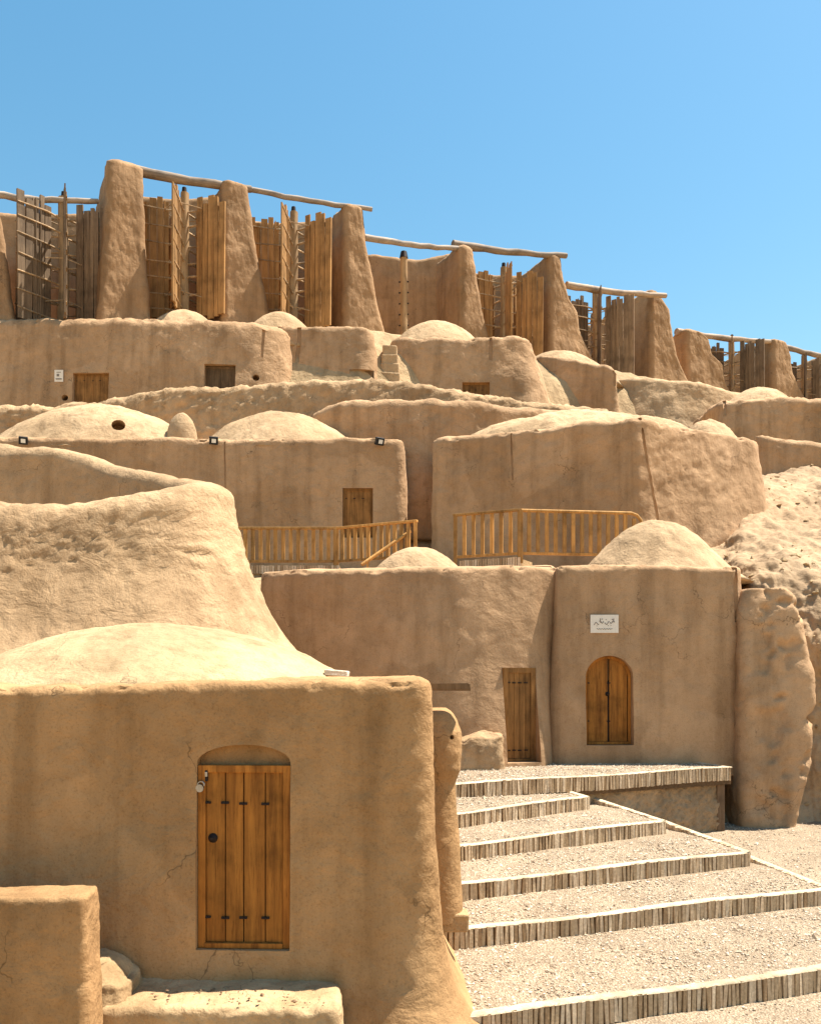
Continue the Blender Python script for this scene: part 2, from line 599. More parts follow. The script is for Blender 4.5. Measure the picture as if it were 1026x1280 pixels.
def island_mat(name, stops, rough=.9, bumpy=True):
    """every loose piece of the mesh takes its own tone"""
    m, nt, b = nodes_of(name, rough)
    geo = N(nt, 'ShaderNodeNewGeometry')
    r = ramp(nt, geo.outputs['Random Per Island'], stops)
    n = noise(nt, geo.outputs['Position'], 30, 4, .6)
    r2 = ramp(nt, n.outputs['Fac'], [(.3, (.72, .7, .68)), (.7, (1.1, 1.1, 1.1))])
    c = mixc(nt, 1.0, r.outputs['Color'], r2.outputs['Color'], 'MULTIPLY')
    nt.links.new(c, b.inputs['Base Color'])
    if bumpy:
        bp = N(nt, 'ShaderNodeBump'); bp.inputs['Strength'].default_value = .5; bp.inputs['Distance'].default_value = .01
        nt.links.new(n.outputs['Fac'], bp.inputs['Height'])
        nt.links.new(bp.outputs['Normal'], b.inputs['Normal'])
    return m


M = {
    'near': adobe_mat('ochre_adobe', (.38, .223, .103), .2, 1.0),
    'nearroof': adobe_mat('sunlit_roof_adobe', (.455, .318, .176), .18, 1.1),  # near wall adobe lightened for the dome: sunlight put into the colour
    'ruin': adobe_mat('weathered_adobe', (.41, .27, .15), .2, 1.15),
    'mid': adobe_mat('buff_adobe', (.42, .262, .145), .16, .7),
    'upper': adobe_mat('pinkish_adobe', (.425, .266, .147), .15, 1.1),
    'strip': adobe_mat('sunlit_adobe', (.46, .312, .178), .18, 1.1),  # lighter than the facades: sunlight on domes and mounds put into the colour
    'mill': adobe_mat('brown_adobe', (.355, .216, .114), .16, .75),
    'earth': adobe_mat('crumbling_earth', (.375, .255, .15), .28, 1.2),
    'soil': adobe_mat('dry_soil', (.40, .28, .155), .2, 1.5),
    'gravel': gravel_mat('pale_gravel', (.42, .33, .235)),
    'pebble': island_mat('pebble', [(0, (.22, .16, .11)), (.25, (.42, .32, .22)), (.6, (.55, .44, .32)), (1, (.7, .6, .47))]),
    'brick': island_mat('limed_brick', [(0, (.36, .235, .13)), (.25, (.50, .36, .22)), (.7, (.62, .46, .30)), (1, (.72, .57, .40))]),
    'mortar': plain_mat('dark_mortar', (.12, .07, .035), .95, 0, .3, 30),
    'lime': adobe_mat('lime_mortar', (.55, .44, .30), .25, 1.2),
    'door': wood_mat('orange_wood', (.20, .070, .013), (.52, .215, .042), 1.0),
    'door2': wood_mat('brown_wood', (.15, .07, .022), (.36, .18, .06), 1.0),
    'door3': wood_mat('grey_brown_wood', (.10, .06, .03), (.24, .15, .08), .7),
    'rail': wood_mat('golden_wood', (.32, .155, .042), (.60, .335, .115), 1.0),
    'sail': wood_mat('tan_sail_wood', (.24, .125, .045), (.52, .29, .115), .5),
    'sailg': wood_mat('grey_sail_wood', (.15, .095, .055), (.34, .235, .145), .5),
    'spoke': wood_mat('pale_stick', (.30, .19, .10), (.58, .42, .26), .7),
    'shaft': wood_mat('shaft_wood', (.20, .12, .06), (.42, .28, .15), .5),
    'log': wood_mat('weathered_log', (.20, .14, .10), (.42, .33, .25), .6, 'x'),
    'logp': wood_mat('pale_log', (.24, .19, .15), (.46, .38, .31), .6, 'x'),
    'oldpost': wood_mat('old_post', (.14, .08, .045), (.30, .19, .11), 1.0),
    'iron': plain_mat('dark_iron', (.028, .02, .018), .6, .3),
    'steel': plain_mat('dull_steel', (.35, .33, .31), .4, .9),
    'white': plain_mat('white_plate', (.72, .66, .58), .6, 0, .06),
    'ink': plain_mat('grey_ink', (.20, .17, .15), .8, 0, .1),
    'black': plain_mat('black_housing', (.02, .02, .02), .5),
    'glass': plain_mat('lamp_glass', (.75, .74, .7), .2, 0, .05),
    'hole': plain_mat('dark_hole', (.03, .02, .014), .95),  # near-black colour for holes
    'sand': adobe_mat('packed_mud', (.41, .275, .148), .2, 1.2),
    'stone': adobe_mat('pale_stone', (.58, .48, .36), .15, 1.2),
}

# ------------------------------------------------------------------ doors
RECT = lambda w, h, arch=0: [(-w / 2, 0), (w / 2, 0), (w / 2, h)] + ([(w / 2 * math.cos(t), h + arch * math.sin(t)) for t in np.linspace(0, math.pi, 15)[1:-1]] if arch else []) + [(-w / 2, h)]


def wood_door(house, wall, px, py, w, h, mat, depth=.16, arch=0.0, planks=4, clamps=((.16,), (.86,)), knob=None, top_gap=0.0, padlock=False,
              frame_w=.07, name='door', label=None, bevel=.004, sill=.05, dpx=30, arched_leaf=False, sunk=None, gap=.009):
    """recess cut into the wall + door leaf (part) with frame, clamps, knob (sub-parts)"""
    fr = facade(wall, px, py, dpx)
    O, u, n, w_ = fr
    c = MB(); c.prism(RECT(w, h + top_gap, arch), fr, -depth, .6)
    cut(wall, c)
    d = depth - .005 if sunk is None else sunk
    F2 = (O - n * d, u, n, w_)
    O2 = F2[0]
    # leaf planks
    lw = w - 2 * frame_w
    mb = MB()
    widths = [rnd.uniform(.85, 1.15) for _ in range(planks)]
    tot = sum(widths); x = -lw / 2
    gaps = []
    for i, q in enumerate(widths):
        ww = q / tot * lw
        x0, x1 = x + gap / 2, x + ww - gap / 2
        def topz(xx):
            return h - frame_w * .6 + (arch * math.sqrt(max(0, 1 - (xx / (w / 2)) ** 2)) * .93 if arched_leaf else 0)
        prof = [(x0, sill + rnd.uniform(0, .008)), (x1, sill + rnd.uniform(0, .008))] + [(xx, topz(xx)) for xx in np.linspace(x1, x0, 6)]
        mb.prism(prof, F2, 0, .045 + rnd.uniform(-.004, .004))
        x += ww
        gaps.append(x)
    leaf = mb.build(name, mat, house, bevel=bevel)
    if label: leaf['label'] = label
    bk = MB(); bk.prism([(-lw / 2, sill), (lw / 2, sill), (lw / 2, h - frame_w), (-lw / 2, h - frame_w)], F2, .002, .012)
    bk.build('backing_board', M['iron'], leaf)
    # frame
    fb = MB()
    jt = .07
    fb.prism([(-w / 2 + .004, 0.004), (-w / 2 + frame_w, 0.004), (-w / 2 + frame_w, h - .004), (-w / 2 + .004, h - .004)], F2, .004, jt)
    fb.prism([(w / 2 - frame_w, 0.004), (w / 2 - .004, 0.004), (w / 2 - .004, h - .004), (w / 2 - frame_w, h - .004)], F2, .004, jt)
    if arched_leaf:
        ths = np.linspace(0, math.pi, 17)
        for t0, t1 in zip(ths[:-1], ths[1:]):
            q = lambda t, r: ((w / 2 - r) * math.cos(t), h + (arch - r) * math.sin(t))
            fb.prism([q(t0, frame_w), q(t0, .004), q(t1, .004), q(t1, frame_w)], F2, .004, jt)
    else:
        fb.prism([(-w / 2 + frame_w, h - frame_w), (w / 2 - frame_w, h - frame_w), (w / 2 - frame_w, h - .004), (-w / 2 + frame_w, h - .004)], F2, .004, jt - .004)
    fb.prism([(-w / 2 + frame_w, .004), (w / 2 - frame_w, .004), (w / 2 - frame_w, sill), (-w / 2 + frame_w, sill)], F2, .004, jt + .012)
    fb.build('door_frame', mat, leaf, bevel=bevel)
    # iron clamps over the joints
    xs = [-lw / 2 + .01] + gaps[:-1] if planks < 6 else gaps[:-1]
    for row in clamps:
        for z in row:
            for x in xs:
                k = MB()
                cc = O2 + u * (x + rnd.uniform(-.006, .006)) + w_ * (h * z + rnd.uniform(-.006, .006)) + n * .052
                k.box(cc, (.036, .008, .011), (u, n, w_))
                k.tube([cc - n * .004, cc + n * .016], .012, 6)
                k.build('iron_clamp', M['iron'], leaf, bevel=.003)
    if knob:
        k = MB()
        cc = O2 + u * knob[0] + w_ * knob[1]
        k.tube([cc + n * .045, cc + n * .055, cc + n * .07, cc + n * .09], [.045, .04, .024, .012], 14)
        k.build('door_knob', M['iron'], leaf, smooth=True)
    if padlock:
        k = MB()
        cc = O2 + u * (-lw / 2 + .01) + w_ * (h - .19)
        k.box(cc + n * .06 + w_ * .09, (.012, .012, .05), (u, n, w_))
        k.build('hasp', M['iron'], leaf, bevel=.003)
        q = MB()
        q.box(cc + n * .07 + w_ * .105, (.012, .007, .022), (u, n, w_))
        q.build('padlock_plate', M['steel'], leaf, bevel=.003)
        l = MB()
        c2 = cc + n * .085 - u * .055 - w_ * .02
        l.tube([c2 - n * .014, c2 + n * .014], .036, 14)
        l.tube([c2 + (u * math.cos(t) + w_ * math.sin(t)) * .03 + w_ * .03 + u * .01 for t in np.linspace(-.3, math.pi + .3, 10)], .007, 6)
        l.build('padlock', M['steel'], leaf, smooth=True)
    return leaf, F2


def round_hole(wall, px, py, r, depth=.4):
    fr = facade(wall, px, py, 6)
    c = MB(); c.prism([(r * math.cos(t), r * math.sin(t)) for t in np.linspace(0, 2 * math.pi, 14, endpoint=False)], fr, -depth, .3)
    cut(wall, c)


def groove(wall, pts, r):
    """rain channel worn or cut into a wall face"""
    ps = []
    for p in pts:
        try: ps.append(hit(wall, *p)[0])
        except RuntimeError: pass
    if len(ps) < 2: print('groove skipped', pts); return
    c = MB(); c.tube(ps, r, 8); cut(wall, c)


# ------------------------------------------------------------------ light
SUN_EL, SUN_AZ = R(66), R(17)      # azimuth: from +X (right) turned towards +Y (away from the camera)
sd = Vector((math.cos(SUN_EL) * math.cos(SUN_AZ), math.cos(SUN_EL) * math.sin(SUN_AZ), math.sin(SUN_EL)))
sl = bpy.data.lights.new('sun', 'SUN')
sl.energy = 5.0
sl.angle = R(0.53)
sl.color = (1.0, .935, .83)
so = bpy.data.objects.new('sun', sl)
col.objects.link(so)
so.rotation_euler = (-sd).to_track_quat('-Z', 'Y').to_euler()
so.location = (20, 10, 60)
world = bpy.data.worlds.new('World')
scene.world = world
world.use_nodes = True
wn = world.node_tree
bg = wn.nodes['Background']
sky = wn.nodes.new('ShaderNodeTexSky')
sky.sky_type = 'NISHITA'
sky.sun_disc = False
sky.sun_elevation = SUN_EL
sky.sun_rotation = math.pi / 2 - SUN_AZ
sky.air_density = 1.5
sky.dust_density = .8
sky.ozone_density = .7
hs = wn.nodes.new('ShaderNodeHueSaturation')
hs.inputs['Hue'].default_value = .485
hs.inputs['Saturation'].default_value = 1.34
hs.inputs['Value'].default_value = 1.0
wn.links.new(sky.outputs['Color'], hs.inputs['Color'])
wn.links.new(hs.outputs['Color'], bg.inputs['Color'])
bg.inputs['Strength'].default_value = 0.068
scene.view_settings.view_transform = 'Standard'
scene.view_settings.look = 'None'
scene.view_settings.gamma = 1
scene.view_settings.use_curve_mapping = False
scene.view_settings.exposure = 1.33
scene.cycles.max_bounces = 8
scene.cycles.diffuse_bounces = 5


# ------------------------------------------------------------------ terrain
def terrain_z(x, y):
    sh = .45 * np.maximum(x + 2, 0) * sstep(22, 34, y)
    yy = y - np.minimum(sh, 40)
    ky = [-3000, -50, 9, 12, 16.6, 17.6, 18.6, 21, 25, 26.5, 28.5, 29.6, 31, 33.2, 34.4, 36, 45, 62, 80, 130, 400, 12000]
    kz = [-4, -3.6, -3.46, -3.4, -3.2, -2.6, 1.3, 2.3, 2.9, 4.0, 5.4, 8.0, 9.3, 9.8, 12.6, 14.1, 15.2, 15.8, 14.5, 2, -6, -8]
    return np.interp(yy, ky, kz)


def axis(lo, hi, step, far):
    core = np.arange(lo, hi + step / 2, step)
    g, s, out = step, step, []
    x = core[-1]
    while x < far:
        s *= 1.35; x += s; out.append(x)
    l = []; x = core[0]; s = step
    while x > -far:
        s *= 1.35; x -= s; l.append(x)
    return np.concatenate([l[::-1], core, out])


xs, ys = axis(-22, 36, .4, 6000), axis(4, 66, .4, 6000)
X, Y = np.meshgrid(xs, ys, indexing='ij')
Z = terrain_z(X, Y)
pp = np.stack([X.ravel(), Y.ravel(), np.zeros(X.size)], -1)
near = (np.abs(X.ravel()) < 60) & (np.abs(Y.ravel()) < 120)
amp = np.where(near, 1, 0) * np.where(Y.ravel() < 17, .02, .08)
Zr = Z.ravel() + amp * fbm(pp, .9, 4) - np.where((Y.ravel() < 17.3) & (X.ravel() > 0) & (Y.ravel() > 5), .12, 0)
ix = np.arange(X.size).reshape(X.shape)
F = np.stack([ix[:-1, :-1], ix[1:, :-1], ix[1:, 1:], ix[:-1, 1:]], -1).reshape(-1, 4)
g = mesh_np('ground', np.stack([X.ravel(), Y.ravel(), Zr], -1), [F], M['soil'])
tag(g, 'dry sandy hillside ground under and around the mud houses', 'ground', kind='structure')


def path_z(x, y):
    v = y - .42 * x
    return np.interp(v, [-20, 7.7, 9.3, 10.6, 14], [-3.46, -3.38, -3.17, -2.97, -2.93])


xs, ys = np.arange(-.2, 12, .08), np.arange(4.5, 17.4, .08)
X, Y = np.meshgrid(xs, ys, indexing='ij')
pp = np.stack([X.ravel(), Y.ravel(), np.zeros(X.size)], -1)
Z = path_z(X, Y).ravel() + .018 * fbm(pp, 1.1, 4) + .004 * fbm(pp, 11, 2)
ix = np.arange(X.size).reshape(X.shape)
F = np.stack([ix[:-1, :-1], ix[1:, :-1], ix[1:, 1:], ix[:-1, 1:]], -1).reshape(-1, 4)
g = mesh_np('gravel_path', np.stack([X.ravel(), Y.ravel(), Z], -1), [F], M['gravel'])
tag(g, 'pale gravel path running past the right ends of the brick steps', 'path', kind='structure')


def loft(name, ctrl, mat, nu, nv, amp, seed, freq=1.0, ridged=0.0):
    """smooth sheet through a grid of control points (rows x cols)"""
    C = np.array([[list(p) for p in row] for row in ctrl], float)

    def cr(A, n):
        k = len(A)
        E = np.concatenate([[2 * A[0] - A[1]], A, [2 * A[-1] - A[-2]]])
        out = []
        for t in np.linspace(0, k - 1 - 1e-6, n):
            i = int(t); f = t - i
            p0, p1, p2, p3 = E[i:i + 4]
            out.append(.5 * (2 * p1 + (p2 - p0) * f + (2 * p0 - 5 * p1 + 4 * p2 - p3) * f * f + (3 * p1 - p0 - 3 * p2 + p3) * f ** 3))
        return np.array(out)
    G = cr(C, nv)
    G = np.swapaxes(cr(np.swapaxes(G, 0, 1), nu), 0, 1)
    du, dv = np.gradient(G, axis=1), np.gradient(G, axis=0)
    Nn = np.cross(du, dv); Nn /= np.linalg.norm(Nn, axis=2)[..., None] + 1e-9
    V = G.reshape(-1, 3); Nn = Nn.reshape(-1, 3)
    d = amp * fbm(V + seed, freq, 5, .55)
    if ridged: d = d + ridged * (.5 - np.abs(fbm(V * np.array([1, 1, 1.6]) + seed + 9, freq * 2.2, 4, .55)))
    d = d + amp * .5 * fbm(V * np.array([1.2, .3, .3]) + seed, 1.0, 4, .55) + amp * .09 * fbm(V + 31, 3.0, 4, .55)
    V = V + Nn * d[:, None]
    ix = np.arange(nv * nu).reshape(nv, nu)
    F = np.stack([ix[:-1, :-1], ix[:-1, 1:], ix[1:, 1:], ix[1:, :-1]], -1).reshape(-1, 4)
    o = mesh_np(name, V, [F], mat)
    return o, V, Nn


cols = [770, 850, 905, 930, 965, 1000, 1030, 1090, 1180, 1300]
rows = [(1085, 16.5), (1040, 17.1), (980, 17.45), (880, 17.7), (780, 18.0), (712, 18.7), (685, 20.5), (645, 23.5), (606, 26.5), (590, 29.5)]
ctrl = []
for r_, (py, Yd) in enumerate(rows):
    ctrl.append([P(px, py + (6 if px < 940 else 0) + (22 if px < 920 and r_ > 3 else 0), Yd + (.35 if px < 940 else 0) - (max(0, px - 990) / 300 if r_ > 0 else 0)) for px in cols])
bank, BV, BN = loft('earth_bank', ctrl, M['earth'], 240, 330, .22, 4.0, .55, .05)
tag(bank, 'crumbling sunlit earth bank at the right edge behind the broken mud pier', 'bank', kind='structure')

# ------------------------------------------------------------------ near house
h = empty('adobe_house', (-2.5, 9, -3.3), 'ochre mud house with a four-plank padlocked door and low dome, nearest of the houses', 'house')
z0 = lambda py, Y: (HY - py) * Y / FPX
near_w = adobe('wall', [(-7.5, 8.05, z0(856, 8)), (-2.6, 8.0, z0(857, 8), None, .02), (.20, 8.0, z0(849, 8), None, .035), (.10, 11.0, z0(849, 8)), (-7.5, 12.3, -.1)],
               M['near'], h, zb=-3.45, batter=.03, flare=(.10, .25), rcs=[.2, 1.5, .22, .4, .4], re=.09, res=.035, amp=.022, crown=.02, seed=1.3, wav=.03, freq=1.0,
               extra=lambda V: .66 * np.exp(-(V[:, 2] + 3.45) / .32) * sstep(-.55, .25, V[:, 0]))
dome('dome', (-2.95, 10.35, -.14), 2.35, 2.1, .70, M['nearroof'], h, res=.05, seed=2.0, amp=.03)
wood_door(h, near_w, 303, 1189, .85, 1.67, M['door'], depth=.17, arch=.165, planks=4, clamps=((.165,), (.79,)), knob=(-.29, 1.0), padlock=True, top_gap=.02, sunk=.13)
sp = MB()
a = P(528, 863, 9.2); b_ = P(587, 860, 9.3)
sp.box((a + b_) / 2 + Vector((-.1, 0, 0)), (.35, .09, .018), jit=.006)
sp.box((a + b_) / 2 + Vector((-.1, -.08, .025)), (.34, .012, .03), jit=.006)
sp.box((a + b_) / 2 + Vector((-.1, .08, .025)), (.34, .012, .03), jit=.006)
sp.build('rain_spout', M['door3'], h)

o = adobe('doorstep_slab', [(P(88, 1258, 7.3).x, 7.32, -2.80), (P(428, 1258, 7.3).x, 7.26, -2.78), (P(424, 1230, 7.9).x, 8.02, -2.77), (P(120, 1230, 7.9).x, 8.02, -2.77)],
          M['sand'], zb=-3.45, batter=.07, rc=.12, re=.06, res=.03, amp=.018, seed=5, crown=.0, wav=.015, freq=2)
tag(o, 'sunlit mud slab forming a doorstep below the padlocked four-plank door', 'doorstep')
o = adobe('mud_block', [(P(104, 1200, 7.5).x, 7.36, -2.55), (P(156, 1200, 7.5).x, 7.42, -2.66), (P(158, 1200, 7.5).x, 7.92, -2.62), (P(104, 1200, 7.5).x, 7.92, -2.46)],
          M['sand'], zb=-3.2, batter=.12, rc=.10, re=.06, res=.025, amp=.03, seed=8, freq=1.8)
tag(o, 'small rounded mud block between the low yard wall and the doorstep slab', 'mud block')
o = adobe('yard_wall', [(-5.6, 6.9, -1.80), (P(108, 1122, 6.9).x, 6.88, -1.76), (P(104, 1122, 6.9).x, 7.28, -1.76), (-5.6, 7.3, -1.8)],
          M['near'], zb=-3.6, batter=.03, rc=.06, re=.04, res=.03, amp=.016, seed=11, freq=2, flare=(.05, .2), crown=0, wav=.02)
tag(o, 'low ochre yard wall with a square end at the lower left corner', 'wall')

# rounded mud pillar at the left end of the steps
lv = [(1150, 577, .30), (1135, 578, .28), (1060, 575, .255), (1005, 571, .235), (980, 569.5, .225), (963, 576, .285), (940, 578, .30), (915, 576.5, .285), (900, 571, .235), (890, 565, .17), (885.5, 558, .08)]
rings = []
th = np.linspace(0, 2 * math.pi, 64, endpoint=False)
pys = np.linspace(1150, 885.5, 80)
for py in pys:
    k = np.array(lv)[::-1]
    right = np.interp(py, k[:, 0], k[:, 1]); w = np.interp(py, k[:, 0], k[:, 2])
    c = P(right, py, 9.35)
    rings.append(np.column_stack([c.x - w + w * np.sign(np.cos(th)) * np.abs(np.cos(th)) ** .8, 9.35 + .1 + w * np.sign(np.sin(th)) * np.abs(np.sin(th)) ** .8, np.full(64, c.z)]))
A = np.array(rings); sh = A.shape
V = A.reshape(-1, 3); nn = np.tile(np.column_stack([np.cos(th), np.sin(th), np.zeros(64)]), (80, 1))
o = rings_mesh('mud_pillar', displaced(V, nn, .012, 3, 2.0).reshape(sh), M['near'])
tag(o, 'round-topped mud pillar behind the near house corner at the left end of the steps', 'pillar')
round_hole(o, 565, 922, .025, .12)
bb = MB(); bb.box(P(566, 1152, 9.3) + Vector((0, .05, 0)), (.16, .14, .10), jit=.01)
o = bb.build('brick_block', M['sand'], bevel=.02)
tag(o, 'pale squared block at the foot of the round-topped mud pillar', 'block')
st = MB(); st.box(P(422, 842, 9.8) + Vector((0, 0, .0)), (.13, .1, .03), jit=.02)
o = st.build('flat_stone', M['stone'], bevel=.012)
tag(o, 'flat pale stone lying on the roof edge right of the near dome', 'stone')

# ------------------------------------------------------------------ steps
specs = [  # front left pixel, front right pixel, height, next height, label, length of right side edge
    ((590, 1272), (1300, 1175.5), -3.14, -2.88, .6, 'lowest brick-edged gravel step, cut by the bottom of the frame'),
    ((560, 1165), (1040, 1110.5), -2.88, -2.60, 2.7, 'second brick-edged gravel step from below, its edge reaching the right frame side'),
    ((578, 1105), (938, 1065), -2.60, -2.32, 1.9, 'third brick-edged gravel step from below, ending beside the open gravel path'),
    ((577, 1057), (832, 1026), -2.32, -2.04, 1.6, 'fourth brick-edged gravel step from below, just wider than the one above'),
    ((573, 1017), (737, 996), -2.04, -1.75, 1.3, 'shortest brick-edged gravel step, directly below the terrace edge'),
    ((572, 980), (915, 959), -1.75, -1.75, 2.0, 'top brick-edged gravel terrace in front of the two wooden doors'),
]
TREADS = []
for i, (pl, pr, z, zn, side, label) in enumerate(specs):
    A_, B_ = PZ(*pl, z), PZ(*pr, z)
    d = (B_ - A_); d.z = 0; L = d.length; d.normalize()
    A_ = A_ - d * (.55 if i else .12); L = (B_ - A_).length
    q = Vector((-d.y, d.x, 0))
    root = empty('brick_step', A_, label, 'step', 'brick-edged gravel steps climbing to the doors')
    RIS = .205
    if i < 5:
        A2 = PZ(*specs[i + 1][0], specs[i + 1][2])
        run = max(.5, (A2 - A_).dot(q))
        rise = max(0.0, zn - z - RIS)
    else:
        run, rise = 3.0, 0.0
    slope = rise / run + .008
    mb = MB()
    x = 0
    nxt = 0
    def brick(p0, along, back, x, w, sag):
        zt = z + rnd.uniform(-.006, .004) + sag
        hb = RIS / 2 + .02
        c = p0 + along * (x + w / 2) + back * (.055 + rnd.uniform(-.012, .010)) + Vector((0, 0, -hb - .002 + (zt - z)))
        mb.box(c, (w / 2, .055, hb), (along, back, (Vector((0, 0, 1)) + along * rnd.uniform(-.05, .05)).normalized()), jit=.006)
    while x < L - .03:
        w = rnd.uniform(.033, .050)
        brick(A_, d, q, x, w, .012 * math.sin(x * 1.7 + i))
        x += w + rnd.choice((.006, .010, .014, .022))
    x = .125
    while x < side:
        w = rnd.uniform(.033, .050)
        brick(B_, q, -d, x, w, slope * x)
        x += w + rnd.uniform(.006, .014)
    mb.build('brick_edging', M['brick'], root)
    mo = MB()
    mo.box(A_ + d * (L / 2) + q * .058 + Vector((0, 0, -.15 - .016)), (L / 2 - .01, .038, .15), (d, q, Vector((0, 0, 1))))
    mo.box(B_ + q * (side / 2 + .05) - d * .06 + Vector((0, 0, -.15 - .017)), (side / 2 - .05, .038, .15), (q, -d, Vector((0, 0, 1))))
    mo.build('mortar_joint', M['mortar'], root)
    # lime capping smeared over the brick tops
    n1 = max(20, int(L / .05))
    s = np.linspace(0, L, n1)
    cap = []
    for k in range(n1):
        e = .022 * fbm(np.array([[s[k], i * 3.1, 0]]), 6, 4)[0]
        sg = .012 * math.sin(s[k] * 1.7 + i)
        for off_, zz in ((.0 - .004 + e * .3, -.010), (.0 + .006, .006 + e * .2), (.07 + e, .008 + e * .2), (.135 + e, -.004)):
            cap.append(A_ + d * s[k] + q * off_ + Vector((0, 0, zz + sg)))
    ix = np.arange(n1 * 4).reshape(n1, 4)
    F = np.stack([ix[:-1, :-1], ix[1:, :-1], ix[1:, 1:], ix[:-1, 1:]], -1).reshape(-1, 4)
    mesh_np('lime_capping', np.array([list(v) for v in cap]), [F], M['lime'], root)
    n1 = max(20, int(side / .05)); s = np.linspace(.0, side, n1)
    cap = []
    for k in range(n1):
        e = .012 * fbm(np.array([[s[k], i * 3.1, 7]]), 5, 3)[0]
        for off_, zz in ((-.004 + e * .3, -.012), (.006, .004 + e * .2), (.04 + e, .004 + e * .2), (.075 + e, -.010)):
            cap.append(B_ + q * s[k] - d * off_ + Vector((0, 0, zz + slope * s[k])))
    ix = np.arange(n1 * 4).reshape(n1, 4)
    F = np.stack([ix[:-1, :-1], ix[:-1, 1:], ix[1:, 1:], ix[1:, :-1]], -1).reshape(-1, 4)
    mesh_np('lime_capping', np.array([list(v) for v in cap]), [F], M['lime'], root)
    # gravel tread
    dep = 2.6 if i < 5 else 3.4
    nu, nv = max(20, int(L / .06)), int(dep / .06)
    U, W = np.meshgrid(np.linspace(.0, L - .07, nu), np.linspace(.07, dep, nv), indexing='ij')
    base = np.array(A_)[None, None] + np.array(d)[None, None] * U[..., None] + np.array(q)[None, None] * W[..., None]
    pts = base.reshape(-1, 3)
    pts[:, 2] += -.014 + rise * np.clip(W.ravel() / run, 0, 1.1) + .008 * fbm(pts, 1.6, 3) + .004 * fbm(pts, 12, 2)
    if i == 5: keep_max = 3.3
    ix = np.arange(nu * nv).reshape(nu, nv)
    F = np.stack([ix[:-1, :-1], ix[1:, :-1], ix[1:, 1:], ix[:-1, 1:]], -1).reshape(-1, 4)
    mesh_np('gravel_tread', pts, [F], M['gravel'], root)
    TREADS.append((A_, d, q, L, min(run, dep) + .1, z, rise, run))

# retaining wall and post under the terrace edge
A_, d, q, L, *_ = TREADS[5]
a0, a1 = PZ(720, 985, -1.99), PZ(905, 962, -1.9)
s0 = A_ + d * 1.4 + q * .28; s1 = A_ + d * (L - .05) + q * .28
o = mud_wall('retaining_wall', [(s0.x, s0.y, -3.3, -1.985, .3), ((s0.x + s1.x) / 2, (s0.y + s1.y) / 2, -3.3, -1.985, .3), (s1.x, s1.y, -3.3, -1.985, .3)], M['earth'], res=.04, amp=.045, seed=3, batter=.02, rough=.8, freq=2.6, wav=.015)
tag(o, 'rough earth retaining wall below the right half of the terrace edge', 'wall')
p = PZ(897, 975, -1.93)
b_ = MB(); pb = s1 - q * .14 - d * .12; b_.box((pb.x, pb.y, -2.5), (.07, .06, .56), jit=.012)
o = b_.build('wooden_post', M['oldpost'], bevel=.01)
tag(o, 'short weathered wooden post under the right end of the terrace edge', 'post')

# ------------------------------------------------------------------ loose gravel
def pebbles(name, pos, smin, smax, mat, label):
    n = len(pos)
    base = np.array([[1, 0, 0], [-1, 0, 0], [0, 1, 0], [0, -1, 0], [0, 0, 1], [0, 0, -1]], float)
    tri = np.array([[0, 2, 4], [2, 1, 4], [1, 3, 4], [3, 0, 4], [2, 0, 5], [1, 2, 5], [3, 1, 5], [0, 3, 5]])
    rs = np.random.RandomState(len(pos))
    s = smin + (smax - smin) * rs.rand(n, 1, 1) ** 2.2
    a = rs.rand(n) * 6.28
    rot = np.zeros((n, 3, 3)); rot[:, 0, 0] = np.cos(a); rot[:, 0, 1] = -np.sin(a); rot[:, 1, 0] = np.sin(a); rot[:, 1, 1] = np.cos(a); rot[:, 2, 2] = 1
    v = base[None] * (.6 + .8 * rs.rand(n, 6, 1)) * np.array([1, .8, .55]) * s
    v = np.einsum('nij,nkj->nki', rot, v + rs.normal(size=(n, 6, 3)) * s * .12)
    V = (v + pos[:, None, :]).reshape(-1, 3)
    F = (tri[None] + (np.arange(n) * 6)[:, None, None]).reshape(-1, 3)
    o = mesh_np(name, V, [F], mat, smooth=False)
    tag(o, label, 'gravel', kind='stuff')
    return o


rs = np.random.RandomState(5)
pos = []
for (A_, d, q, L, run, z, rise, rn) in TREADS:
    cnt = int(L * run * 620)
    u, w = rs.rand(cnt) * (L - .15), .12 + rs.rand(cnt) * (run - .1)
    p = np.array(A_)[None] + u[:, None] * np.array(d)[None] + w[:, None] * np.array(q)[None]
    p[:, 2] += -.010 + rise * np.clip(w / rn, 0, 1.1)
    pos.append(p)
cnt = 16000
x, y = rs.rand(cnt) * 9 + .3, 7 + rs.rand(cnt) * 10
ok = ((x / y * FPX + CX) < 1080)
x, y = x[ok], y[ok]
p = np.stack([x, y, path_z(x, y) + .004], -1)
# only where the open path shows: below the lowest step or right of the treads
def inside(t, x, y):
    A_, d, q, L, run, *_ = t
    u = (x - A_.x) * d.x + (y - A_.y) * d.y; w = (x - A_.x) * q.x + (y - A_.y) * q.y
    return (u > -.3) & (u < L + .02) & (w > -.05) & (w < 2.6)
msk = np.ones(len(x), bool)
for t in TREADS: msk &= ~inside(t, x, y)
pos.append(p[msk])
bp_ = np.concatenate(pos)
pebbles('stray_stones', bp_[rs.choice(len(bp_), 260, replace=False)], .022, .05, M['pebble'], 'stray larger stones lying among the pale gravel')
pebbles('gravel', np.concatenate(pos), .006, .024, M['pebble'], 'loose pale gravel scattered over the steps and the path')
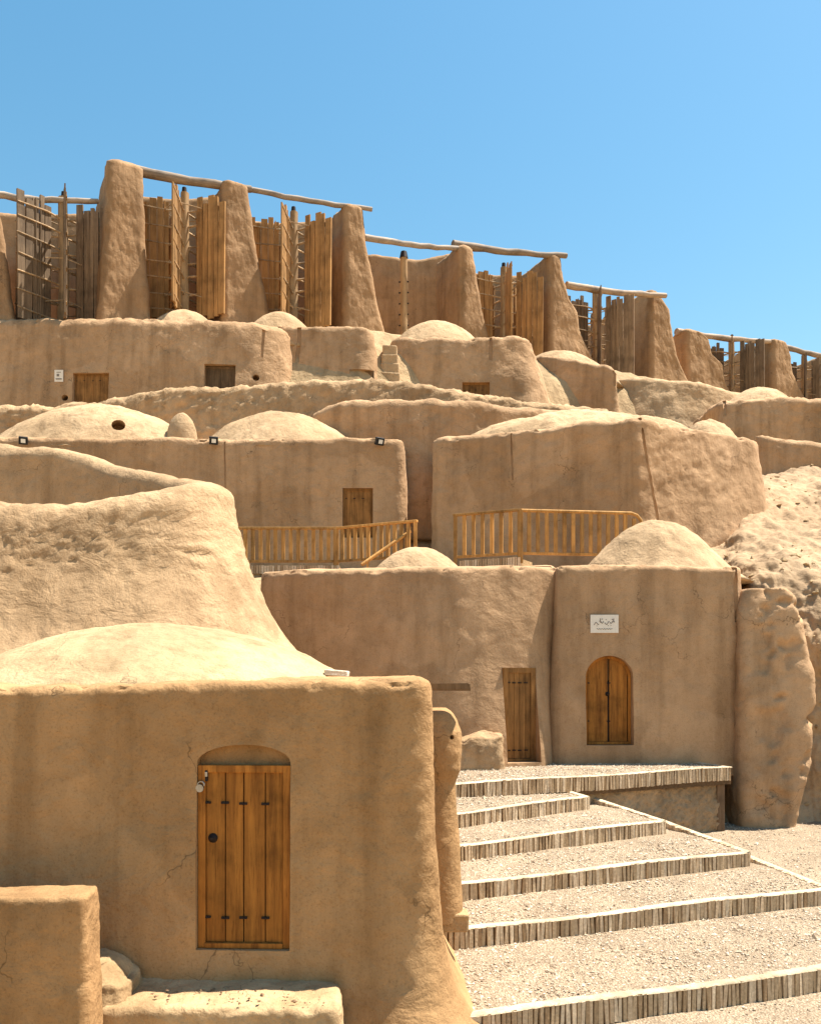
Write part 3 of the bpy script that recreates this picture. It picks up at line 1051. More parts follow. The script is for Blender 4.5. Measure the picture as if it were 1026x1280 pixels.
# crumbled earth at the foot of the bank
sel = rs.choice(len(BV), 420, replace=False)
pp = BV[sel] + BN[sel] * .0
pebbles('rubble', pp, .03, .12, M['soil'], 'crumbled clods of earth on the bank at the right edge')
n = 46
px, py = 190 + rs.rand(n) * 215, 1234 + rs.rand(n) * 22
pts = np.array([list(PZ(a, b, -2.755)) for a, b in zip(px, py)])
pts[:, 2] = -2.765
pebbles('grit', pts, .008, .024, M['oldpost'], 'dark grit scattered over the doorstep slab')

# ------------------------------------------------------------------ enclosure wall upper left
def strata(V):
    band = sstep(1.2, 1.55, V[:, 2]) * (1 - sstep(2.55, 2.8, V[:, 2]))
    return -.025 * band + .026 * band * (fbm(V * np.array([1, 1, 2.2]), 6.5, 4, .65)) + .01 * fbm(V + 3, 4.0, 4, .6) + 1.05 * np.exp(-np.maximum(V[:, 2], -.3) / 1.0)


zr = lambda py, Y: (HY - py) * Y / FPX
o = mud_wall('enclosure_wall', [
    (-13, 12.6, -1, zr(634, 12.9), .7), (P(-60, 660, 12.9).x, 12.9, -1, zr(634, 12.9), .7), (P(60, 655, 13.0).x, 13.0, -1, zr(640, 13.0), .7),
    (P(160, 635, 13.1).x, 13.1, -1, zr(625, 13.1), .7), (P(232, 620, 13.25).x, 13.3, -1, zr(612, 13.3), .7), (P(262, 616, 13.9).x, 13.9, -1, zr(607, 13.9), .65),
    (P(222, 603, 14.5).x, 14.5, .5, zr(601, 14.5), .5), (P(160, 590, 15.0).x, 15.0, .5, zr(588, 15.0), .5), (P(90, 566, 15.5).x, 15.5, .5, zr(566, 15.5), .5), (P(0, 558, 16).x, 16, .5, zr(557, 16), .55),
    (P(-130, 540, 16.4).x, 16.4, .5, zr(540, 16.4), .6)],
    M['ruin'], res=.06, amp=.035, seed=6, batter=.13, rough=.12, freq=.7, extra=strata, wav=.05, sides=(1, .0))
tag(o, 'weathered sunlit mud enclosure wall with a rough band, above the near dome', 'wall')
fi = adobe('enclosure_floor', [(-13, 13.0, 2.0), (-3.2, 13.6, 2.0), (-3.3, 14.2, 2.0), (-6.2, 15.6, 2.0), (-13, 16.3, 2.0)], M['strip'], zb=-.5, batter=0, rc=.1, re=.05, res=.2, amp=.05)  # hidden by the rim; height and pale colour chosen to bounce light inside
tag(fi, 'unseen earth fill inside the weathered enclosure wall, raised to bounce light', 'earth fill', kind='structure')

# ------------------------------------------------------------------ middle house
h = empty('adobe_house', (2.5, 17.5, -1.8), 'wide buff mud house with one arched and one square wooden door on the gravel terrace', 'house')
pt = lambda px, py, Y, zb=None, b=.06: (P(px, py, Y).x, Y, zr(py, Y), zb, b)
wl = adobe('wall', [pt(322, 714, 17.9, None, .02), pt(430, 709, 17.1, None, .02), pt(560, 707, 16.75, None, .16), pt(664, 706, 17.05, None, .16), pt(697, 706, 17.25, None, .0), (P(697, 706, 17.2).x + .2, 20.6, 2.3, None, 0), (-2.9, 20.6, 2.3)],
           M['mid'], h, zb=-2.0, rcs=[.3, .9, 1.5, .05, .05, .3, .3], re=.13, res=.06, amp=.04, seed=9, crown=.04, freq=.6, wav=.05, fine=.15)
wr = adobe('wall', [pt(696, 706, 17.0, None, .06), pt(926, 707, 17.0, None, .012), (P(926, 706, 17.0).x + 1.3, 20.6, 2.2, None, .01), (P(696, 706, 17).x + .1, 20.4, 2.2)],
           M['mid'], h, zb=-2.0, batter=.012, rcs=[.12, .3, .3, .3], re=.11, res=.06, amp=.026, seed=12, crown=.04, freq=.9, wav=.03)
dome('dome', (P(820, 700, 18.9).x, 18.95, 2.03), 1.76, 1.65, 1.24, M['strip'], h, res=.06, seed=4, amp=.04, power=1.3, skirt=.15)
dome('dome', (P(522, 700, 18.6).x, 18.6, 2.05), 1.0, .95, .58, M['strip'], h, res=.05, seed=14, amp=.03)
wood_door(h, wl, 656, 954, .66, 1.78, M['door2'], depth=.48, planks=4, clamps=((.12,), (.84,)), name='door', label='narrow square-headed door of brown planks', sunk=.36, dpx=12, frame_w=.1, bevel=.003)
wood_door(h, wr, 763, 932, .92, 1.30, M['door'], depth=.3, arch=.42, planks=2, clamps=((.35,), (.92,)), knob=(.0, .98), name='door', label='arched double-leaf door of orange wood', arched_leaf=True, sunk=.25, gap=.035, frame_w=.06, bevel=.003)
groove(wr, [(917, 709), (919, 735), (921, 778)], .06)
o = adobe('mud_bench', [pt(574, 924, 15.75), pt(629, 918, 15.85), (P(629, 918, 16).x, 17.0, zr(918, 16.0)), (P(574, 922, 16).x, 17.0, zr(920, 16.0))], M['ruin'], zb=-1.95, batter=.14, rc=.12, re=.07, res=.04, amp=.045, seed=3, freq=2.6)
tag(o, 'crumbled mud ledge left of the narrow square-headed brown door', 'ledge')

# nameplate over the arched door
fr = facade(wr, 755, 780, 14)
pl = MB(); O, u, n, w_ = fr
pl.box(O + n * .02, (.27, .012, .175), (u, n, w_))
sign = pl.build('sign_plate', M['white'], bevel=.003)
tag(sign, 'white rectangular plate with grey script above the arched wooden door', 'sign')
sc_ = MB()
def pen(pts, r):
    sc_.tube([O + u * a + w_ * b + n * .033 for a, b in pts], r, 5)
for k, (x0, x1, yb) in enumerate([(.19, .10, .03), (.09, .0, .02), (-.02, -.10, .035), (-.11, -.20, .015)]):
    pen([(x0 + (x1 - x0) * t, yb + .028 * math.sin(6.3 * t + k * 1.3) * (1 - .3 * t) - .02 * (k % 2) * t) for t in np.linspace(0, 1, 12)], .008)
for a, b in ((.16, .085), (.145, .085), (.12, -.03), (.03, .08), (-.04, .09), (-.055, .09), (-.15, -.04), (.07, -.035)):
    pen([(a - .006, b), (a + .006, b)], .008)
pen([(.175, .02), (.178, .10)], .007); pen([(-.08, .02), (-.083, .105)], .007)
pen([(.15 - .3 * t, -.10 + .008 * math.sin(t * 40)) for t in np.linspace(0, 1, 40)], .006)
sc_.build('script', M['ink'], sign)

# ------------------------------------------------------------------ broken pier at the right
prof = [(1085, 930, 972), (1045, 932, 978), (1000, 931, 989), (950, 930, 1000), (905, 931, 1005), (880, 932, 1007), (840, 934, 1004), (800, 935, 999), (770, 936, 994), (752, 938, 990), (740, 941, 984), (732, 946, 976), (727, 954, 966)]
k = np.array(prof)[::-1]
rings, nn = [], []
o_ = rrect(1, 1, .35, 8, 14)
for py in np.linspace(1085, 732, 120):
    l, r_ = np.interp(py, k[:, 0], k[:, 1]), np.interp(py, k[:, 0], k[:, 2])
    Yp = 16.35
    a, b = P(l, py, Yp), P(r_, py, Yp)
    a.x, b.x = P(l - 11, py, Yp + .5).x, P(r_ + 3, py, Yp + .75).x
    hw = (b.x - a.x) / 2
    dpt = .55 * min(1, hw / .45)
    rings.append(np.column_stack([(a.x + b.x) / 2 + o_[:, 0] * hw, Yp + dpt + .2 + o_[:, 1] * dpt + .30 * ((1085 - py) / 353) ** 3, np.full(len(o_), a.z)]))
    q = o_ / np.linalg.norm(o_, axis=1)[:, None]
    nn.append(np.column_stack([q, np.zeros(len(o_))]))
A = np.array(rings); sh = A.shape
V = displaced(A.reshape(-1, 3), np.array(nn).reshape(-1, 3), .05, 8, 1.3, .2, lambda V: -.12 * sstep(.0, .5, fbm(V + 4, 1.8, 4)) * sstep(6.2, 6.9, V[:, 0]))
o = rings_mesh('broken_pier', V.reshape(sh), M['mid'])
tag(o, 'tall eroded mud pier with a ragged right edge beside the arched-door house', 'pier')

# ------------------------------------------------------------------ upper left house with spotlights
h = empty('adobe_house', (-4, 26, 2.8), 'long buff mud house behind the balustrade with three small spotlights on its wall', 'house')
wd = adobe('wall', [pt(-190, 545, 25.2, None, .02), pt(505, 546, 25, None, .03), (P(505, 546, 25).x + .1, 28.4, 6.9), (P(-190, 546, 25).x, 28.6, 6.9)], M['upper'], h, zb=2.4, batter=.025,
           rcs=[.3, .3, .4, .4], re=.16, res=.08, amp=.03, seed=21, crown=.1, freq=.7, wav=.05, flare=(.1, .5))
d1 = dome('dome', (P(118, 500, 27).x, 27.3, 6.75), 3.6, 1.95, 1.5, M['strip'], h, res=.09, seed=31, amp=.05)
round_hole(d1, 148, 531, .2, .8)
dome('dome', (P(350, 517, 27).x, 27, 6.75), 2.5, 1.75, 1.2, M['strip'], h, res=.09, seed=33, amp=.05)
wood_door(h, wd, 447, 672, .86, 1.42, M['door2'], depth=.3, planks=3, clamps=((.8,),), name='door', sunk=.2, dpx=12, bevel=0)
groove(wd, [(281, 552), (281.5, 600), (282, 655)], .03)
dm = dome('vent_cowl', (P(224, 516, 26).x, 26.3, 7.0), .45, .35, .75, M['strip'], None, res=.05, seed=3, amp=.02, power=.6)
tag(dm, 'small rounded mud cowl between the two domes of the balustrade house', 'cowl')
for k, (px, py, lab) in enumerate([(33, 551, 'black spotlight on the long buff wall, below the dome with the hole'), (270, 551, 'black spotlight on the long buff wall, above the thin vertical groove'), (474, 552, 'black spotlight on the long buff wall, up above the brown door')]):
    O, u, n, w_ = facade(wd, px, py, 8)
    root = empty('spotlight', O, lab, 'spotlight', 'spotlights along the top of the long buff wall')
    a = MB(); a.box(O + n * .03, (.05, .03, .05), (u, n, w_)); a.tube([O + n * .03, O + n * .14 - w_ * .02], .02, 6); a.build('bracket', M['black'], root)
    fdir = (n * .8 + u * .35 - w_ * .35).normalized(); up = Vector((0, 0, 1)); rt = fdir.cross(up).normalized(); up = rt.cross(fdir)
    c = O + n * .19 - w_ * .04
    a = MB(); a.box(c, (.12, .07, .105), (rt, fdir, up)); a.build('housing', M['black'], root, bevel=.01)
    a = MB(); a.box(c + fdir * .073, (.06, .006, .055), (rt, fdir, up)); a.build('lens', M['glass'], root)

# ------------------------------------------------------------------ big corner block
h = empty('adobe_house', (5.5, 24, 2.8), 'blank-walled mud house seen corner-on, with a bright rounded roof behind the short balustrade', 'house')
we = adobe('wall', [pt(541, 547, 24.2, None, .005), pt(796, 519, 22, None, .02), pt(952, 549, 24.3, None, .17), (P(952, 549, 24.3).x + .4, 28.2, 6.7), (1.0, 28.4, 6.7)], M['mid'], h, zb=2.3, batter=.02,
           rcs=[.25, .22, .6, .4, .4], re=.16, res=.075, amp=.05, seed=41, crown=.25, freq=.8, wav=.06, flare=(.2, .9))
dome('roof_mound', (P(735, 500, 25.2).x, 25.6, 6.5), 3.7, 2.1, .95, M['strip'], h, res=.09, seed=43, amp=.08, power=.7)
groove(we, [(639, 540), (640, 580), (641, 600)], .03)
groove(we, [(799, 522), (806, 560), (815, 610), (822, 650)], .05)
o = dome('roof_vault', (P(880, 500, 26.6).x, 26.4, 6.5), 1.0, 1.2, 1.05, M['strip'], h, res=.07, seed=47, amp=.07, power=.8)

# walls behind it
o = mud_wall('retaining_wall', [(P(-160, 506, 29.2).x, 29.2, 5, zr(512, 29.2), .7), (P(60, 506, 29.2).x, 29.2, 5, zr(508, 29.2), .7), (P(165, 497, 29.2).x, 29.2, 5, zr(497, 29.2), .7), (P(205, 489, 29.2).x, 29.2, 5, zr(488, 29.2), .8), (P(300, 485, 29.1).x, 29.1, 5, zr(485, 29.1), .8),
                          (P(420, 478, 29).x, 29, 5, zr(477, 29), .8), (P(500, 481, 29).x, 29, 5, zr(480, 29), .8), (P(570, 489, 29.2).x, 29.2, 5, zr(489, 29.2), .8), (P(645, 503, 29.6).x, 29.6, 5, zr(502, 29.6), .8), (P(760, 520, 30).x, 30, 5, zr(514, 30), .8)],
             M['ruin'], res=.09, amp=.06, seed=51, batter=.12, rough=.9, freq=1.8, wav=.06)
tag(o, 'long rough straw-textured retaining wall sloping down below the millers\' houses', 'wall')
o = mud_wall('terrace_wall', [(P(392, 514, 27.6).x, 27.9, 4, zr(516, 27.6), .9), (P(430, 509, 27.4).x, 27.4, 4, zr(507, 27.4), 1.0), (P(505, 503, 27.2).x, 27.2, 4, zr(501, 27.2), 1.0), (P(570, 506, 27.2).x, 27.2, 4, zr(504, 27.2), 1.0), (P(660, 513, 27.4).x, 27.6, 4, zr(511, 27.4), 1.0), (P(760, 520, 28).x, 28, 4, zr(517, 28), 1.0)],
             M['upper'], res=.08, amp=.06, seed=55, batter=.03, rough=.3, freq=1.0, wav=.08)
tag(o, 'smooth rounded terrace wall between the two large middle houses', 'wall')

# ------------------------------------------------------------------ millers' houses under the windmills
g_h = 'mud houses in the row below the windmills'
h = empty('adobe_house', (-9, 34, 9.8), 'long mud house below the windmills with two half-hidden doors and a white notice', 'house', g_h)
w1 = adobe('wall', [pt(-220, 396, 33.3, None, .08), pt(90, 393, 33.0, None, .09), pt(300, 396, 33.0, None, .11), pt(361, 405, 33.7, None, .13), (P(361, 404, 33.5).x + .2, 36.8, 13.2), (P(-220, 396, 33).x, 36.8, 13.4)], M['upper'], h, zb=8.8, batter=.1,
           rcs=[.3, 3, 3, .8, .5, .5], re=.42, res=.1, amp=.05, seed=61, crown=.1, freq=.7, wav=.08)
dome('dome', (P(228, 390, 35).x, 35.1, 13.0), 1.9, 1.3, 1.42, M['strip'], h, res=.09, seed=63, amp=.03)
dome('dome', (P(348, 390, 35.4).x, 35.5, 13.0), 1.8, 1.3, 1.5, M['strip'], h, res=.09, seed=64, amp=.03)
wood_door(h, w1, 112, 512, 1.35, 1.42, M['door2'], depth=.5, planks=4, clamps=((.82,),), sunk=.32, dpx=12, bevel=0, label='brown door half hidden behind the low wall')
wood_door(h, w1, 274, 502, 1.15, 1.42, M['door3'], depth=.55, planks=4, clamps=(), sunk=.42, dpx=12, bevel=0, top_gap=.04, label='grey door half hidden behind the low wall')
round_hole(w1, 320, 472, .13, .5)
round_hole(w1, 81, 497, .12, .5)
groove(w1, [(330, 412), (328, 430), (327, 446)], .07)
O, u, n, w_ = facade(w1, 74, 470, 6)
a = MB(); a.box(O + n * .03, (.16, .012, .22), (u, n, w_)); sg = a.build('notice', M['white'])
tag(sg, 'small white notice on the long mud wall left of the brown door', 'sign')
a = MB(); a.box(O + n * .045 + w_ * .02 - u * .03, (.045, .006, .045), (u, n, w_)); a.box(O + n * .045 - w_ * .12, (.11, .006, .022), (u, n, w_)); a.box(O + n * .045 + w_ * .13, (.08, .006, .012), (u, n, w_)); a.build('symbol', M['ink'], sg)

h = empty('adobe_house', (-2.8, 35, 9.8), 'small flat-roofed mud house with a corner rain groove and tiny low door', 'house', g_h)
w2 = adobe('wall', [pt(344, 405, 34.3, None, .06), pt(466, 406, 34.1, None, .13), (P(466, 406, 34.1).x, 37, 13.4, None, .2), (P(344, 404, 34).x, 37, 13.5)], M['upper'], h, zb=8.8, batter=.1, rcs=[.3, .5, .4, .3], re=.22, res=.09, amp=.05, seed=71, freq=.8, wav=.05, flare=(.25, 1.0))
wood_door(h, w2, 452, 492, .95, .98, M['door3'], depth=.5, planks=3, clamps=(), sunk=.35, dpx=8, bevel=0)
groove(w2, [(374, 403), (374, 425), (371, 455), (369, 480)], .09)

h = empty('adobe_house', (2, 36, 9.8), 'mud house with a shallow dome, a rain notch and a half-hidden brown door', 'house', g_h)
w3 = adobe('wall', [pt(486, 421, 35.4, None, .05), pt(560, 419, 34.9, None, .10), pt(620, 420, 34.9, None, .11), pt(668, 421, 35.3, None, .30), (P(668, 421, 35.3).x, 38.3, 13.4, None, .42), (P(486, 420, 35).x, 38.3, 13.4)], M['upper'], h, zb=8.8, batter=.1, rcs=[.5, 1.5, 1.5, .6, .4, .4],
           re=.25, res=.09, amp=.05, seed=81, freq=.9, wav=.08)
dome('dome', (P(545, 415, 36.5).x, 36.6, 13.2), 2.15, 1.4, 1.38, M['strip'], h, res=.08, seed=83, amp=.03)
wood_door(h, w3, 595, 508, 1.08, 1.0, M['door2'], depth=.45, planks=4, clamps=((.72,),), sunk=.3, dpx=8, bevel=0)
groove(w3, [(613, 416), (613, 432), (613, 450)], .08)
a = MB()
p = P(487, 432, 34.7)
for k in range(6):
    a.box((p.x + .02, p.y - .1 + .06 * (5 - k) - .45 * 0, p.z - .38 * k - .35), (.28 + .04 * k, .30, .36), jit=.03)
o = a.build('mud_stair', M['strip'], bevel=.05)
tag(o, 'narrow flight of mud stairs between two houses below the windmills', 'stairs')

h = empty('adobe_house', (7, 39, 10), 'low round-shouldered mud house with a square right end, below the windmills', 'house', g_h)
w4 = adobe('wall', [pt(668, 441, 39.2, None, .04), pt(710, 446, 38.4, None, .05), pt(771, 460, 37.7, None, .08), (P(771, 459, 37.8).x + .3, 41, 13.0), (P(668, 441, 39).x, 41.5, 13.9)], M['upper'], h, zb=9.2, rcs=[.6, 1.6, .2, .3, .4], re=.22, res=.09, amp=.05, seed=91, freq=.8, wav=.06)
dome('dome', (P(700, 445, 40).x, 40.2, 13.2), 2.6, 1.5, 1.45, M['strip'], h, res=.09, seed=93, amp=.03)
groove(w4, [(767, 457), (768, 470), (768, 482)], .07)

o = mud_wall('mound_wall', [(P(770, 477, 40.5).x, 41, 9, zr(477, 40.7), 2.2), (P(830, 482, 40.5).x, 40.6, 9, zr(480, 40.5), 2.0), (P(880, 488, 40.5).x, 40.6, 9, zr(487, 40.5), 1.8), (P(925, 497, 40.5).x, 40.8, 9, zr(496, 40.5), 1.6)], M['strip'], res=.1, amp=.06, seed=95, batter=.25)
tag(o, 'bright rounded mud mound below the ruined windmill wall', 'mound')

h = empty('adobe_house', (16, 36, 8), 'shaded lumpy mud house at the right edge below the farthest windmills', 'house', g_h)
w6 = adobe('wall', [pt(902, 500, 35.4, None, .02), pt(940, 493, 35, None, .06), pt(1000, 495, 35, None, .02), pt(1120, 496, 35.5), (20, 39, 11.2), (P(902, 500, 35).x, 39, 11.2)], M['upper'], h, zb=7, rcs=[.3, 1, 1, .4, .4, .4], re=.3, res=.1, amp=.08, seed=97, freq=.8, wav=.12)
dome('dome', (P(952, 490, 36).x, 36.3, 10.9), 1.5, 1.1, .8, M['strip'], h, res=.09, seed=98, amp=.05)
groove(w6, [(905, 499), (906, 508), (906, 520)], .08)
o = mud_wall('garden_wall', [(P(944, 546, 29.6).x, 29.6, 5, zr(546, 29.6), .7), (P(985, 549, 29.5).x, 29.5, 5, zr(549, 29.5), .7), (P(1040, 560, 29.3).x, 29.3, 5, zr(558, 29.3), .7), (P(1110, 580, 29).x, 29, 5, zr(575, 29), .7)], M['upper'], res=.09, amp=.05, seed=99, batter=.04)
tag(o, 'low shaded mud wall with a bright top at the right edge above the earth bank', 'wall')

# ------------------------------------------------------------------ balustrades
def balustrade(label, pts, hgt, spacing, mat, drop_end=False, stair=None, skirts=()):
    root = empty('wooden_balustrade', pts[0], label, 'balustrade')
    up = Vector((0, 0, 1))
    for i, p in enumerate(pts):
        if drop_end and i == len(pts) - 1: continue
        a = MB(); big = .06 if 0 < i < len(pts) - 1 else .045
        a.box(p + up * (hgt / 2 - .05), (big, big, hgt / 2 + .06)); a.build('post', mat, root, bevel=.008)
    for a_, b_ in zip(pts[:-1], pts[1:]):
        dv = (b_ - a_); L = dv.length; d = dv.normalized(); n = Vector((d.y, -d.x, 0)).normalized()
        last = drop_end and b_ is pts[-1]
        m = MB()
        if last:
            e = b_ - d * .28
            m.tube([a_ + up * hgt, a_.lerp(e, .5) + up * hgt, e + up * hgt, e + d * .14 + up * (hgt - .05), e + d * .24 + up * (hgt - .17), b_ + up * (hgt - .36)], .04, 8)
        else:
            m.box((a_ + b_) / 2 + up * (hgt + .012), (L / 2 + .05, .05, .028), (d, n, up))
        m.build('top_rail', mat, root, bevel=0 if last else .01, smooth=last)
        m = MB(); m.box((a_ + b_) / 2 + up * .12, (L / 2 - .03, .035, .03), (d, n, up)); m.build('bottom_rail', mat, root, bevel=.006)
        k = int(L / spacing)
        for j in range(1, k):
            p = a_ + d * (j * L / k)
            t = hgt - (0.0 if not last or j < k - 1 else .12)
            m = MB(); m.box(p + up * ((t + .14) / 2), (.042, .024, (t - .16) / 2), (d, n, up), jit=.004); m.build('baluster', mat, root)
    if stair:
        m = MB(); m.tube([stair[0], stair[1]], .04, 8); m.build('stair_rail', M['rail'], root, smooth=True)
        for t in (.12, .9):
            q = stair[0].lerp(stair[1], t)
            m = MB(); m.box(q - up * .35, (.025, .025, .35)); m.build('stair_post', mat, root)
    return root


zb_ = zr(708, 21)
def on(px, Y, z): return Vector(((px - CX) * Y / FPX, Y, z))
ht = zr(661, 21) - zb_
balustrade('long wooden balustrade bending in front of the brown door, with a sloping stair rail', [on(250, 21.0, zb_), on(420, 21.0, zb_), on(519, 20.0, zb_)], ht, .175, M['rail'], stair=(P(452, 706, 19.7), P(513, 664, 20.2)))
zb2 = zr(698, 20.5); ht2 = zr(638, 20.5) - zb2
balustrade('short wooden balustrade with a rounded end between the blank corner house and the dome', [on(569, 21.2, zb2), on(650, 20.5, zb2), on(803, 20.9, zb2)], ht2, .205, M['rail'], drop_end=True)


def brick_kerb(label, a_, b_, z, hgt=.2):
    d = (b_ - a_); L = d.length; d.normalize(); q = Vector((-d.y, d.x, 0))
    root = empty('brick_kerb', a_, label, 'kerb')
    mb = MB(); x = 0
    while x < L:
        w = rnd.uniform(.045, .06)
        c = a_ + d * (x + w / 2) + q * .06; c.z = z - hgt / 2 + rnd.uniform(-.006, .006)
        mb.box(c, (w / 2, .06, hgt / 2), (d, q, Vector((0, 0, 1))), jit=.003); x += w + .012
    mb.build('brick_edging', M['brick'], root)
    mo = MB(); c = (a_ + b_) / 2 + q * .5; c.z = z - .3; mo.box(c, (L / 2, .46, .28), (d, q, Vector((0, 0, 1)))); mo.build('earth_core', M['soil'], root)


brick_kerb('brick kerb carrying the long bent balustrade', on(262, 20.9, 0), on(424, 20.9, 0), zb_ + .01)
brick_kerb('brick kerb under the left section of the short balustrade', on(574, 21.1, 0), on(648, 20.42, 0), zb2 + .02, .26)

# ------------------------------------------------------------------ windmills
BD = Vector((-.45, .893, 0)).normalized()
VD = Vector((BD.y, -BD.x, 0))


def mill_wall(sil, Y, label, thick=.55, length=7.0, seed=0, drop=.25, ruin=0.0, zbase=13.2, left=.01, lean=.03):
    """thick mud wall running back along BD; sil = its right-hand silhouette from the top down"""
    sil = np.array(sil, float)
    px0, py0 = sil[0]
    front = P(px0, py0, Y) - VD * (thick / 2)
    per = (VD.x * FPX - (px0 - CX) * VD.y) / Y
    zt = zr(py0, Y)
    zz = np.array([zr(p, Y) for p in sil[:, 1]])
    fo = (sil[:, 0] - px0) / per
    H = zt - zbase
    rings, nn = [], []
    lv = np.linspace(0, 1, 64)
    tail = [(1, .06, .03), (1, .16, .10), (1, .30, .15), (1, .60, .17), (1, .92, .18)]
    for t in list(lv) + tail:
        if isinstance(t, tuple): t, ins, lift = t
        else: ins, lift = 0, 0
        z = zbase + t * H
        fr_ = np.interp(-z, -zz, fo)
        vr, vl = thick / 2 + fr_, thick / 2 + left * (zt - z)
        f = lean * (zt - z)
        hu, hv = (length + f) / 2, (vr + vl) / 2
        r = min(.28, hv * .8)
        o_ = rrect(hu, hv, r, 8, 44)
        q = o_ - np.clip(o_, [-hu + r, -hv + r], [hu - r, hv - r])
        q = q / (np.linalg.norm(q, axis=1)[:, None] + 1e-6)
        if ins: o_ = o_ * np.array([1 - ins * hv / hu, 1 - ins])
        u = o_[:, 0] + (length - f) / 2
        v = o_[:, 1] + (vr - vl) / 2
        cut_ = fbm(np.column_stack([u, np.full(len(u), seed * 7.7), np.zeros(len(u))]), 1.1, 3)
        drp = drop * np.clip(u, 0, length) / length + ruin * np.maximum(0, cut_ + .15) * sstep(.15, .9, u) + .10 * cut_
        zc = zbase + t * (H - drp) + (lift - .18) * .9
        pts = np.array(front)[None] + u[:, None] * np.array(BD)[None] + v[:, None] * np.array(VD)[None]
        pts[:, 2] = zc
        rings.append(pts)
        n3 = q[:, :1] * np.array(BD)[None] + q[:, 1:] * np.array(VD)[None]
        if ins: n3 = n3 * (1 - ins) + np.array([0, 0, 1.0]) * ins
        nn.append(n3)
    A = np.array(rings); sh = A.shape
    V = displaced(A.reshape(-1, 3), np.array(nn).reshape(-1, 3), .055, seed * 3.7, .8, .3)
    o = rings_mesh('windmill_wall', V.reshape(sh), M['mill'])
    tag(o, label, 'windmill wall', 'tall mud walls standing between the windmill rotors')
    return front + VD * (thick / 2 - .35)


WF = []
WF.append(mill_wall([(-2, 240), (6, 290), (22, 400)], 33.6, 'tall mud wall cut by the left frame edge, left of the grey rotor', seed=1))
WF.append(mill_wall([(180, 203), (182, 300), (188, 400)], 35, 'tallest windmill wall, with a broad sunlit front face', thick=1.35, seed=2, drop=.5, left=.07, lean=.05))
WF.append(mill_wall([(312, 230), (318, 290), (330, 350), (342, 400)], 36.5, 'windmill wall between the two orange-boarded rotors', seed=3, thick=1.15))
WF.append(mill_wall([(455, 255), (459, 300), (470, 360), (485, 420)], 38.5, 'windmill wall left of the empty bay with a bare shaft', seed=4, thick=.95))
WF.append(mill_wall([(593, 306), (598, 340), (604, 380), (614, 425)], 41.5, 'windmill wall right of the empty bay with a bare shaft', seed=5, drop=-.1, thick=.75))
WF.append(mill_wall([(703, 318), (706, 345), (714, 368), (723, 380), (725, 402), (735, 425), (748, 455)], 44, 'windmill wall with a stepped broken front edge, beside a narrow orange rotor', seed=6, thick=.8))
WF.append(mill_wall([(826, 363), (838, 380), (842, 410), (846, 435), (858, 460), (874, 492)], 48, 'windmill wall with a long sloping foot, right of the wide grey boards', seed=7, drop=.1, ruin=.3, thick=.75))
WF.append(mill_wall([(880, 412), (888, 418), (891, 436), (906, 448), (908, 466), (920, 494)], 51, 'ruined windmill wall with a jagged crumbling edge and no rotor on its left', seed=8, drop=.0, ruin=.5, thick=1.3))
WF.append(mill_wall([(985, 424), (990, 440), (992, 462), (1008, 494)], 55, 'farthest fully visible windmill wall near the right frame edge', seed=9, ruin=.2, thick=1.35))
WF.append(mill_wall([(1062, 434), (1070, 460), (1085, 494)], 58, 'windmill wall beyond the right frame edge', seed=10))


def screen(i, j, px0, px1, pys, Y0, Y1, label, seed):
    n = len(pys)
    path = []
    for k, py in enumerate(pys):
        t = k / (n - 1)
        Yk = Y0 + (Y1 - Y0) * t
        p = P(px0 + (px1 - px0) * t, py, Yk)
        path.append((p.x, p.y, 13.0, p.z, .55))
    o = mud_wall('screen_wall', path, M['mill'], res=.12, amp=.05, seed=seed, batter=.02, rough=.25, freq=.8, wav=.04)
    tag(o, label, 'windmill wall', 'mud screen walls behind the windmill rotors')


screen(0, 1, -30, 150, [266, 270, 262], 38.4, 39.6, 'mud screen wall behind the grey rotor at the left frame edge', 3)
screen(1, 2, 165, 300, [247, 250, 246], 39.4, 40.6, 'mud screen wall behind the rotor right of the tallest wall', 5)
screen(2, 3, 300, 445, [277, 280, 278], 41.0, 42.4, 'mud screen wall behind the rotor left of the empty bay', 7)
screen(3, 4, 452, 590, [317, 325, 310], 43.2, 43.8, 'bare mud screen wall filling the empty bay behind the bare shaft', 9)
screen(4, 5, 590, 700, [343, 346, 346], 47, 48, 'mud screen wall behind the slim orange-boarded rotor', 11)


def copy_tree(o, parent=None):
    c = o.copy(); col.objects.link(c); c.parent = parent
    for ch in list(o.children): copy_tree(ch, c)
    return c


